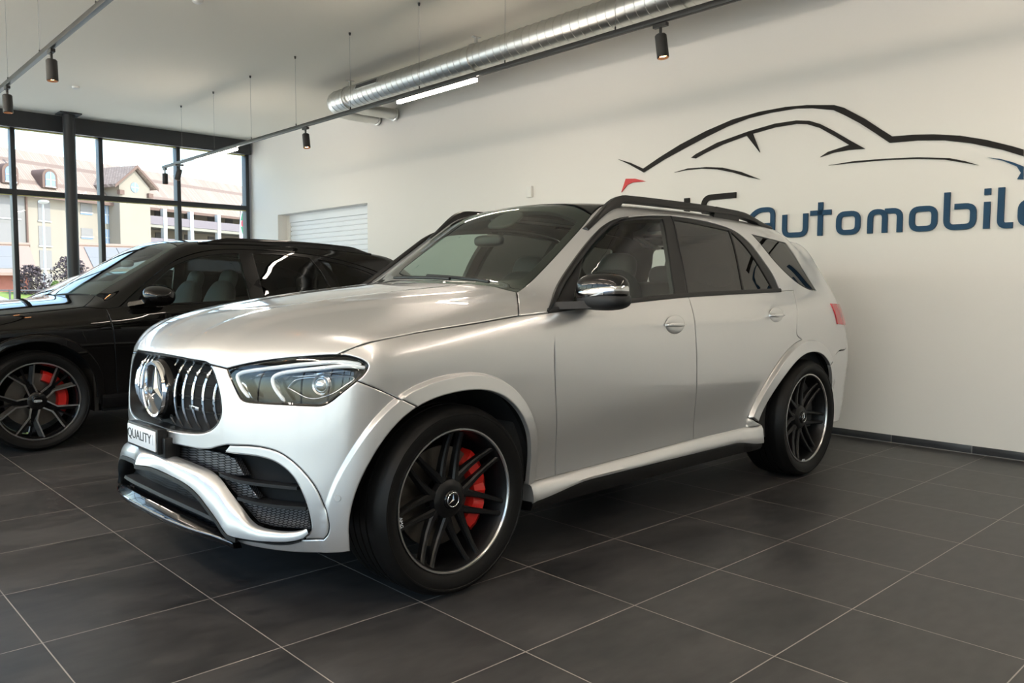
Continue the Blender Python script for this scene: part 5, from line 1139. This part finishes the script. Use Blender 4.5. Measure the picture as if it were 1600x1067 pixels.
# ---------------------------------------------------------------- the showroom (room axes: x into the logo wall, y along it towards the window wall)
RO = Vector((4.60, -.97, FLOOR_Z)); RT = R_(1.5)
def room(o): o.location = RO; o.rotation_euler = (0, 0, -RT); return o
def rw(x, y, z): c, s = math.cos(RT), math.sin(RT); return Vector((RO.x+c*x+s*y, RO.y-s*x+c*y, z))
def struct(name, mb, m, auto=30, bevel=0): return tag(room(mb.build(name, m, None, auto, bevel)), kind='structure')
H = 3.85; YW = 11.66; XF_ = -10.2; YB = -9.5
def build_room():
    wall = mat('plaster', (.80, .78, .74), .85, bump=(180, .08, .002)); ceil = mat('ceiling_paint', (.84, .80, .70), .9, bump=(90, .05, .002))
    # tiled floor
    fm = bpy.data.materials.new('floor_tile'); fm.use_nodes = True; nt = fm.node_tree; b = nt.nodes['Principled BSDF']; N = nt.nodes.new; L = nt.links.new
    tc = N('ShaderNodeTexCoord'); mp = N('ShaderNodeMapping'); mp.vector_type = 'TEXTURE'; mp.inputs['Location'].default_value = (*TILE_O, 0); mp.inputs['Rotation'].default_value = (0, 0, TILE_TH)
    L(tc.outputs['Object'], mp.inputs[0])
    br = N('ShaderNodeTexBrick'); br.offset = 0; br.inputs['Scale'].default_value = 1; br.inputs['Brick Width'].default_value = TILE_S; br.inputs['Row Height'].default_value = TILE_S; br.inputs['Mortar Size'].default_value = .0022; br.inputs['Mortar Smooth'].default_value = .1
    br.inputs['Color1'].default_value = (.0, .0, .0, 1); br.inputs['Color2'].default_value = (1, 1, 1, 1); br.inputs['Mortar'].default_value = (.5, .5, .5, 1)
    L(mp.outputs[0], br.inputs['Vector'])
    n1 = N('ShaderNodeTexNoise'); n1.inputs['Scale'].default_value = 1.6; n1.inputs['Detail'].default_value = 8; n1.inputs['Roughness'].default_value = .65
    n2 = N('ShaderNodeTexNoise'); n2.inputs['Scale'].default_value = 9; n2.inputs['Detail'].default_value = 6
    m3 = N('ShaderNodeMapping'); m3.inputs['Scale'].default_value = (1, 2.2, 1); L(mp.outputs[0], m3.inputs[0]); L(m3.outputs[0], n1.inputs['Vector']); L(m3.outputs[0], n2.inputs['Vector'])
    off = N('ShaderNodeVectorMath'); off.operation = 'SCALE'; L(br.outputs['Color'], off.inputs[0]); off.inputs['Scale'].default_value = 7.
    ad = N('ShaderNodeVectorMath'); L(m3.outputs[0], ad.inputs[0]); L(off.outputs[0], ad.inputs[1]); L(ad.outputs[0], n1.inputs['Vector'])
    cr_ = N('ShaderNodeValToRGB'); cr_.color_ramp.elements[0].position = .3; cr_.color_ramp.elements[0].color = (.019, .019, .020, 1); cr_.color_ramp.elements[1].position = .72; cr_.color_ramp.elements[1].color = (.064, .061, .060, 1)
    mxn = N('ShaderNodeMath'); mxn.operation = 'MULTIPLY_ADD'; L(n2.outputs['Fac'], mxn.inputs[0]); mxn.inputs[1].default_value = .35; L(n1.outputs['Fac'], mxn.inputs[2])
    sb = N('ShaderNodeMath'); sb.operation = 'SUBTRACT'; L(mxn.outputs[0], sb.inputs[0]); sb.inputs[1].default_value = .17; L(sb.outputs[0], cr_.inputs[0])
    mx = N('ShaderNodeMix'); mx.data_type = 'RGBA'; L(br.outputs['Fac'], mx.inputs[0]); L(cr_.outputs[0], mx.inputs[6]); mx.inputs[7].default_value = (.33, .30, .27, 1)
    L(mx.outputs[2], b.inputs['Base Color'])
    rr = N('ShaderNodeMath'); rr.operation = 'MULTIPLY_ADD'; L(n1.outputs['Fac'], rr.inputs[0]); rr.inputs[1].default_value = .26; rr.inputs[2].default_value = .24; L(rr.outputs[0], b.inputs['Roughness'])
    bp = N('ShaderNodeBump'); bp.inputs['Strength'].default_value = .4; bp.inputs['Distance'].default_value = .0015; bp.invert = True; L(br.outputs['Fac'], bp.inputs['Height']); L(bp.outputs[0], b.inputs['Normal'])
    b.inputs['Specular IOR Level'].default_value = .36
    fl = MB().box((XF_-.2, YB-.2, -.15), (.4, YW+.2, 0)); o = fl.build('floor', fm); o.rotation_euler = (0, 0, 0)
    # keep the tile pattern in world axes: bake the room turn into the mesh
    for v in o.data.vertices: p = rw(v.co.x, v.co.y, v.co.z+FLOOR_Z); v.co = p
    tag(o, kind='structure')
    struct('ceiling', MB().box((XF_-.2, YB-.2, H), (.5, YW+.2, H+.25)), ceil)
    w = MB(); n0, n1_, nz = 7.74, 10.60, 2.465
    w.box((0, YB-.2, 0), (.4, n0, H)).box((0, n1_, 0), (.4, YW+.3, H)).box((0, n0, nz), (.4, n1_, H)).box((.30, n0, 0), (.4, n1_, nz))
    struct('wall_right', w, wall)
    struct('wall_back', MB().box((XF_-.2, YB-.25, 0), (0, YB, H)), wall)
    # roller shutter in its recess
    sh = MB(); secs = []
    z = 0
    prof = []
    while z < nz-.12:
        prof += [(.205, z), (.190, z+.012), (.186, z+.038), (.190, z+.064), (.205, z+.076)]; z += .078
    sh.loft([[(x, y, zz) for x, zz in prof] for y in (n0+.01, n1_-.10)], False, False)
    shm = mat('white_shutter', (.80, .82, .84), .45)
    d = struct('door_1', sh, shm); dk = mat('dark_gap', (.03, .03, .03), .8)
    for nm, a, c, m in (('shutter_guide', (.17, n1_-.10, 0), (.295, n1_, nz), wall), ('shutter_slot', (.20, n1_-.108, 0), (.295, n1_-.10, nz), dk), ('shutter_box', (.17, n0, nz-.13), (.295, n1_-.1, nz), shm)):
        p = MB().box(a, c).build(nm, m, d)
    bm_ = mat('base_tile', (.035, .037, .042), .35, noise=(8, .3)); jm = mat('grout', (.40, .38, .36), .9)
    bb = MB(); y = YB
    gr = MB().box((-.009, YB, 0), (0, n0, .060))
    k = 0
    yy = .06-17*.59
    while yy < n0:
        a, c = max(yy+.002, YB), min(yy+.588, n0)
        bb.box((-.012, a, .004), (-.002, c, .060)); yy += .59
    o = struct('baseboard_right', bb, bm_, bevel=.001); gr.build('baseboard_joint', jm, o)
    # window wall
    fr = mat('anthracite_frame', (.022, .024, .027), .45); seal = mat('pale_seal', (.62, .58, .22), .6); pane = glass('window_pane', (.88, .90, .89), ior=1.25)
    def glazing(name, y0, xs, along, zt=3.60, ztr=2.645):
        """a glazed wall; along 'x' at y0 or along 'y' at x0"""
        root = empty(name); root['kind'] = 'structure'; room(root)
        def bx(m, a, b, nm, par=root, bev=0):
            (u0, v0, z0), (u1, v1, z1) = a, b
            q = MB().box((u0, y0+v0, z0), (u1, y0+v1, z1)) if along == 'x' else MB().box((y0+v0, u0, z0), (y0+v1, u1, z1))
            return q.build(nm, m, par, 30, bev)
        A, B = xs[0], xs[-1]
        bx(fr, (A-.03, -.14, zt), (B+.03, .12, H), 'top_beam'); bx(fr, (A-.03, -.05, .0), (B+.03, .08, .10), 'bottom_rail')
        for i, x in enumerate(xs): bx(fr, (x-.032, -.045, .1), (x+.032, .13, zt), 'mullion', bev=.004)
        for a, c in zip(xs[:-1], xs[1:]):
            bx(fr, (a+.03, -.045, ztr-.04), (c-.03, .10, ztr+.04), 'transom', bev=.004)
            bx(pane, (a+.02, .03, .08), (c-.02, .036, ztr), 'window_pane'); bx(pane, (a+.02, .03, ztr), (c-.02, .036, zt), 'window_pane')
            bx(seal, (a+.033, -.02, ztr-.052), (c-.033, .02, ztr-.040), 'seal_strip'); bx(seal, (a+.033, -.02, zt-.014), (c-.033, .02, zt-.0), 'seal_strip')
        return root
    glazing('window_1', YW, [XF_+.05]+[-12.4+1.2325*i for i in range(2, 10)]+[-.06-.015], 'x')
    glazing('window_2', XF_, [YB+.05+2.11*i for i in range(11)], 'y')
    # steel column in front of the glazing
    cx, cy = -3.09, YW-.42
    c = MB().lathe([(.085, 0), (.085, H-.02)], 28, 'z', (cx, cy, 0)).box((cx-.15, cy-.15, H-.02), (cx+.15, cy+.15, H-.002)).box((cx-.14, cy-.14, 0), (cx+.14, cy+.14, .015))
    o = struct('column', c, fr)
    # ventilation duct
    gal = mat('galvanised_steel', (.66, .66, .63), .34, 1., noise=(3, .08)); dk2 = mat('vent_dark', (.05, .05, .05), .6)
    du = empty('air_duct', (0, 0, 0), 0, 'round galvanised spiral air duct hung under the ceiling along the white logo wall', 'duct'); room(du)
    dx, dz, R = -1.0, 3.632, .135; prof = []
    y = -6.
    ye = 6.75
    while y < ye:
        prof += [(R, y), (R, y+.093), (R+.0042, y+.095), (R+.0042, y+.101), (R, y+.103)]; y += .106
    MB().lathe(prof, 48, 'y', (dx, 0, dz)).build('duct_pipe', gal, du, 40)
    # elbow to the wall
    secs = []
    for i in range(10):
        a = R_(90*i/9); c_ = (dx+.16*(1-math.cos(a)), y+.16*math.sin(a)); t = (math.sin(a), math.cos(a))
        secs.append([(c_[0]+R*math.cos(q)*math.cos(a), c_[1]-R*math.cos(q)*math.sin(a), dz+R*math.sin(q)) for q in np.linspace(0, 2*math.pi, 40, endpoint=False)])
    MB().loft(secs).build('duct_elbow', gal, du, 40)
    for yb, x0, r in ((7.42, dx+.10, .075), (6.98, dx+.02, .075)):
        q = MB().tube([(x0-.1, yb-.55, dz-.03), (x0, yb-.35, dz-.03), (x0+.16, yb-.13, dz-.02), (x0+.4, yb-.02, dz-.01), (-.02, yb, dz-.0)], r, 24, up=(0, 0, 1)); q.lathe([(r, -.05), (r+.016, -.045), (r+.016, -.02), (r, -.015)], 28, 'x', (0, yb, dz), closed=True)
        q.build('branch_pipe', gal, du, 40)
    for yc in (6.55, 4.05, 1.4, -1.2, -3.8):
        q = MB().lathe([(R+.001, -.014), (R+.013, -.014), (R+.013, .014), (R+.001, .014)], 40, 'y', (dx, yc, dz), closed=True).box((dx-.012, yc-.012, dz+R), (dx+.012, yc+.012, H-.01)).box((dx-.05, yc-.02, H-.012), (dx+.05, yc+.02, H-.002))
        q.build('duct_clamp', gal, du, 40)
    v = MB()
    ang = R_(158)
    for i in range(9): 
        a = ang-.16+.04*i
    q = MB()
    secs = []
    for yv in (5.72, 6.22): secs.append([(dx+(R+d)*math.cos(a), yv, dz+(R+d)*math.sin(a)) for a, d in ((R_(146), .002), (R_(146), .012), (R_(170), .012), (R_(170), .002))])
    vg = MB().loft(secs).build('duct_grille', gal, du, 30)
    secs = []
    for yv in (5.74, 6.20): secs.append([(dx+(R+d)*math.cos(a), yv, dz+(R+d)*math.sin(a)) for a, d in ((R_(149), .006), (R_(149), .0135), (R_(167), .0135), (R_(167), .006))])
    MB().loft(secs).build('grille_slot', dk2, vg, 30)
    # lighting tracks
    bk = mat('black_powder_coat', (.014, .014, .015), .42); wire = mat('steel_wire', (.25, .25, .24), .5); led = mat('led_diffuser', (.9, .85, .78), .5, emit=LED_COL, es=LED_E); upl = mat('added_uplight', (.9, .85, .78), .5, emit=LED_COL, es=UP_E); warm = mat('warm_lamp', (.9, .6, .4), .5, emit=(1., .42, .16), es=SPOT_E)
    TZ = 3.03
    def track(x, y0, y1, wires, label):
        t = empty('lighting_track', (0, 0, 0), 0, label, 'track light', 'black lighting tracks hung from the ceiling'); room(t)
        MB().box((x-.018, y0, TZ-.006), (x+.018, y1, TZ+.034)).build('track_profile', bk, t, 30, .003)
        for y in wires:
            MB().tube([(x, y, TZ+.03), (x, y, H-.02)], .0016, 6).build('suspension_wire', wire, t)
            MB().lathe([(0, H-.03), (.008, H-.03), (.012, H-.012), (.012, H-.002)], 12, 'z', (x, y, 0)).lathe([(.006, TZ+.034), (.006, TZ+.06), (0, TZ+.064)], 10, 'z', (x, y, 0)).build('wire_fitting', bk, t)
    def spot(x, y, label, yaw=0, tilt=12, sc=1.):
        t = empty('track_spotlight', (0, 0, 0), 0, label, 'spotlight', 'black cylindrical track spotlights'); t.location = rw(x, y, TZ); t.rotation_euler = (0, 0, -RT+R_(yaw))
        MB().box((-.016, -.055, -.028), (.016, .055, -.004)).lathe([(0, -.075), (.010, -.075), (.010, -.028)], 12, 'z').build('track_adapter', bk, t, 30)
        T_ = Matrix.Rotation(R_(tilt), 4, 'X'); c = Vector((0, 0, -.075))
        def lt(m):
            m.v = [tuple(c+T_ @ Vector(p)) for p in m.v]; return m
        h = lt(MB().lathe([(0, -.002), (.034, -.002), (.040, -.010), (.041, -.160), (.037, -.164), (.034, -.150), (.030, -.145)], 32, 'z')).build('lamp_housing', bk, t, 30)
        lt(MB().lathe([(0, -.146), (.033, -.146)], 24, 'z')).build('lamp_lens', warm, h)
    def ledbar(x, y0, y1, label, up=False):
        t = empty('hanging_light', (0, 0, 0), 0, label, 'light', 'glowing linear lights clipped into the tracks'); room(t)
        MB().box((x-.017, y0, TZ-.016), (x+.017, y1, TZ-.006)).build('light_housing', bk, t)
        MB().box((x-.0165, y0+.005, TZ-.044), (x+.0165, y1-.005, TZ-.016)).build('light_diffuser', led, t, 30, .003)
        if up: MB().box((x-.0165, y0+.005, TZ+.038), (x+.0165, y1-.005, TZ+.052)).build('added_uplight', upl, t, 30)  # glowing strip added on top of the unseen bars to brighten the ceiling
    track(-2.04, -4., 10.28, [-1.1, .08, 1.26, 2.44, 3.63, 4.84, 6.02, 7.19, 8.33, 9.49], 'black lighting track with a glowing light bar running beside the round duct')
    track(-4.92, -4., 7.2, [-.1, 1.1, 2.3, 3.25, 4.75, 5.9], 'black lighting track over the black SUV, away from the duct')
    spot(-2.04, 10.2, 'black track spotlight at the very end of the duct-side track, before the window', 0, 0); spot(-2.04, 9.6, 'small tilted black track spotlight, second from the window end of the duct-side track', 60, 14)
    spot(-2.04, 5.80, 'black track spotlight hanging between the window and the glowing light bar', 0, -10); spot(-2.04, .86, 'black track spotlight above the wall logo, nearest the camera on its track', 0, -9)
    spot(-4.92, 4.40, 'black track spotlight on the left track, higher of its two', 0, -4); spot(-4.92, 5.95, 'black track spotlight on the left track, lower one just above the window beam', 0, -4)
    ledbar(-2.04, 2.80, 3.98, 'glowing linear light bar in the track under the round duct'); ledbar(-2.04, 7.62, 9.0, 'glowing linear light at the window end of the duct-side track')
    # tracks over the unseen showroom part; their light bars are added to brighten the room
    lab = 'added glowing linear light over the unseen half of the showroom'
    track(-7.8, -7.5, 9.5, [], 'black lighting track over the unseen half of the showroom')
    for y in (-7.3, -5.3, -3.3, -1.3, .7, 2.7, 4.7, 6.7): ledbar(-7.8, y, y+1.5, lab, True); spot(-7.8, y+1.75, 'black track spotlight over the unseen half of the showroom', 25*y, 12)
    for y, l_ in ((-3.9, 1.5), (-1.9, 1.5), (.0, 1.0)): ledbar(-4.92, y, y+l_, lab); spot(-4.92, y+1.75, 'black track spotlight over the unseen half of the showroom', 30, 10)
    for y in (-3.9, -2.5): ledbar(-2.04, y, y+1.3, lab)
    wp = mat('white_plastic', (.78, .77, .73), .5)
    for q, lb in (((305, 17), 'small white round smoke detector on the ceiling, nearer the duct'), ((123, 143), 'small white round smoke detector on the ceiling above the column')):
        pass
    for (x, y), lb in (((-3.57, 4.95), 'small white round smoke detector on the ceiling between the two tracks'), ((-3.48, 9.3), 'small white round smoke detector on the ceiling close to the window beam')):
        o = MB().lathe([(0, H-.035), (.030, H-.035), (.045, H-.025), (.05, H-.002), (0, H-.002)], 28, 'z', (x, y, 0)).build('smoke_detector', wp); room(o); tag(o, lb, 'smoke detector', 'ceiling smoke detectors')
    o = MB().box((-.035, 4.21, 2.27), (0, 4.30, 2.40)).build('wall_sensor', wp, None, 30, .006); room(o); tag(o, 'small white plastic box fixed to the white wall above the windscreen', 'sensor box')
# ---------------------------------------------------------------- lettering and line drawing on the wall
def flat_shape(name, poly, m, depth=.012, parent=None):
    """outline in wall coordinates (along the wall, height) as a thin raised plate"""
    P = [(y, z) for y, z in poly]; n = len(P)
    ed = [(k, (k+1) % n) for k in range(n)]
    vo, eo, fo, ov, oe, of = delaunay_2d_cdt([Vector(p) for p in P], ed, [], 1, 1e-6)
    fo = [f for f in fo if len(f) >= 3]; N = len(vo)
    v = [(-.004-depth, p[0], p[1]) for p in vo]+[(-.004, p[0], p[1]) for p in vo]
    f = [tuple(t) for t in fo]+[tuple(i+N for i in t[::-1]) for t in fo]
    idx = {}
    for k, s in enumerate(ov):
        for i in s: idx[i] = k
    for a, b in ed: f.append((idx[a], idx[b], idx[b]+N, idx[a]+N))
    m_ = MB(); m_.add(v, f); o = m_.build(name, m, parent, 30)
    return o
def rounded(pts, r, closed=False):
    out = []; n = len(pts)
    for i, p in enumerate(pts):
        p = np.array(p, float)
        if not closed and i in (0, n-1): out.append(p); continue
        a, b = np.array(pts[i-1], float), np.array(pts[(i+1) % n], float); da, db = a-p, b-p; la, lb = np.linalg.norm(da), np.linalg.norm(db); q = min(r, la*.48, lb*.48)
        s, e = p+da/la*q, p+db/lb*q
        for t in np.linspace(0, 1, 7): out.append((1-t)**2*s+2*t*(1-t)*p+t*t*e)
    return out
def stroke(name, paths, w, m, depth=.018, r=.05, parent=None):
    """letter strokes (wall coordinates) as one raised letter"""
    mb = MB()
    for pts, closed in paths:
        P = np.array(rounded(pts, r, closed)); n = len(P)
        T_ = (np.roll(P, -1, 0)-np.roll(P, 1, 0)) if closed else np.gradient(P, axis=0)
        T_ /= np.linalg.norm(T_, axis=1)[:, None]+1e-9; Nn = np.c_[-T_[:, 1], T_[:, 0]]
        secs = [[(-.004-depth, *(p+q*w/2)), (-.004-depth, *(p-q*w/2)), (-.004, *(p-q*w/2)), (-.004, *(p+q*w/2))] for p, q in zip(P, Nn)]
        if closed: secs.append(secs[0])
        mb.loft(secs, True, not closed)
    return mb.build(name, m, parent, 30)
def build_logo():
    ink = mat('black_wall_letters', (.008, .006, .005), .6, spec=.25); blue = mat('blue_wall_letters', (.010, .055, .118), .55, spec=.25); red = mat('red_wall_letters', (.60, .03, .035), .5)
    lg = empty('wall_logo', (0, 0, 0), 0, 'large wall logo with a black line drawing of a car over blue letters', 'wall sign'); room(lg)
    for nm, k, m in (('roof_line', 'v_roof', ink), ('window_line', 'v_window', ink), ('pillar_mark', 'v_pillar', ink), ('bonnet_line', 'v_hood', ink), ('sill_line', 'v_sill', ink), ('headlight_mark', 'v_red', red), ('tail_mark', 'v_blue', blue)):
        flat_shape(nm, LOGO[k], m, .012, lg)
    zb, zx, za = 1.69, 1.842, 1.933; w = .042
    stroke('letter', [([(2.06, 2.092), (2.06, 1.74), (2.03, 1.70), (2.20, 1.70)], False)], .058, ink, r=.09, parent=lg)
    stroke('letter', [([(1.523, 2.079), (1.87, 2.079), (1.87, 1.90), (1.56, 1.90), (1.56, 1.71), (1.90, 1.71)], False)], .052, ink, r=.10, parent=lg)
    B = lambda *q: [(y, z) for y, z in q]
    h = w/2
    def dz(y): return .012*(y+.1)       # the row rises slightly towards its start, as hung
    L_ = {
        'a': [(B((1.374+h, 1.69), (1.374, 1.86), (1.29, 1.925), (1.147, 1.925), (1.147, 1.672)), False), (B((1.34, 1.785), (1.147, 1.785)), False)],
        'u': [(B((1.032, 1.868), (1.032, zb), (.838, zb), (.838, 1.868)), False)],
        't': [(B((.706, 1.952), (.706, 1.672)), False), (B((.795, 1.865), (.612, 1.865)), False)],
        'o': [(B((.545, zb), (.385, zb), (.385, zx), (.545, zx)), True)],
        'm': [(B((.284, 1.672), (.284, zx), (.168, zx), (.168, 1.672)), False), (B((.168, zx), (.052, zx), (.052, 1.672)), False)],
        'o2': [(B((-.040, zb), (-.205, zb), (-.205, zx), (-.040, zx)), True)],
        'b': [(B((-.291, 1.952), (-.291, zb), (-.475, zb), (-.475, zx), (-.345, zx)), False)],
        'i': [(B((-.565, 1.862), (-.565, 1.668)), False), (B((-.565, 1.958), (-.565, 1.912)), False)],
        'l': [(B((-.655, 1.958), (-.655, zb-.005), (-.735, zb-.005)), False)],
        'e': [(B((-.95, zb), (-.785, zb), (-.785, zx), (-.96, zx), (-.96, 1.765), (-.80, 1.765)), False)],
    }
    for k, p in L_.items(): stroke('letter', [([(y, z) for y, z in q], c) for q, c in p], w, blue, r=.055, parent=lg)
LOGO = {
    'v_roof': [ (2.931, 2.561), (2.772, 2.508), (2.600, 2.429), (2.404, 2.515), (2.153, 2.613), (1.855, 2.704), (1.573, 2.768), (1.305, 2.795), (1.051, 2.797), (0.856, 2.782), (0.612, 2.743), (0.532, 2.709), (0.355, 2.593), (0.225, 2.492), (0.134, 2.424), (-0.020, 2.416), (-0.175, 2.399), (-0.362, 2.364), (-0.541, 2.310), (-0.714, 2.242), (-0.781, 2.212), (-0.783, 2.164), (-0.647, 2.226), (-0.436, 2.299), (-0.252, 2.344), (-0.061, 2.368), (0.153, 2.377), (0.266, 2.466), (0.396, 2.564), (0.531, 2.651), (0.622, 2.704), (0.808, 2.748), (0.952, 2.768), (1.201, 2.770), (1.410, 2.755), (1.627, 2.713), (1.854, 2.649), (2.091, 2.575), (2.339, 2.492), (2.593, 2.391), (2.772, 2.487)],
    'v_window': [ (2.022, 2.472), (1.968, 2.501), (1.737, 2.578), (1.407, 2.638), (1.148, 2.669), (0.949, 2.667), (0.829, 2.647), (0.734, 2.607), (0.617, 2.535), (0.480, 2.441), (0.347, 2.355), (0.477, 2.360), (0.611, 2.354), (0.725, 2.330), (0.657, 2.366), (0.478, 2.401), (0.592, 2.480), (0.732, 2.572), (0.852, 2.622), (0.948, 2.638), (1.147, 2.637), (1.406, 2.607), (1.679, 2.554), (1.879, 2.495), (1.973, 2.461)],
    'v_pillar': [ (1.444, 2.624), (1.375, 2.629), (1.290, 2.436)],
    'v_hood': [ (2.216, 2.353), (2.056, 2.375), (1.847, 2.366), (1.674, 2.343), (1.479, 2.285), (1.281, 2.197), (1.396, 2.227), (1.561, 2.286), (1.731, 2.332), (1.906, 2.357), (2.086, 2.361)],
    'v_sill': [ (0.649, 2.254), (0.430, 2.265), (0.175, 2.256), (-0.066, 2.239), (-0.295, 2.207), (-0.405, 2.172), (-0.496, 2.133), (-0.387, 2.164), (-0.258, 2.200), (-0.066, 2.227), (0.175, 2.245), (0.430, 2.252)],
    'v_red': [ (2.822, 2.349), (2.700, 2.338), (2.564, 2.299), (2.734, 2.303), (2.803, 2.285), (2.879, 2.216)],
    'v_blue': [ (-0.551, 2.182), (-0.633, 2.164), (-0.718, 2.130), (-0.786, 2.093), (-0.789, 2.002), (-0.750, 2.008), (-0.771, 2.050), (-0.744, 2.097), (-0.650, 2.149)],
}
build_silver()
build_dark('suv', 'black SUV parked behind the silver one, with turned-edge alloy wheels', DarkShape, (-.43, 4.285, FLOOR_Z), M['black_paint'])
build_dark('hatchback', 'low dark car behind the black SUV, only its bright windscreen and roof edge showing', DarkLowShape, (-.10, 7.2, FLOOR_Z), M['black_paint'])
build_room(); build_logo(); build_outside(); build_light()
S.view_settings.exposure = EXPO
S.cycles.max_bounces = 10; S.cycles.diffuse_bounces = 5; S.cycles.glossy_bounces = 5; S.cycles.transparent_max_bounces = 24; S.cycles.caustics_reflective = False; S.cycles.caustics_refractive = False; S.cycles.sample_clamp_indirect = 6
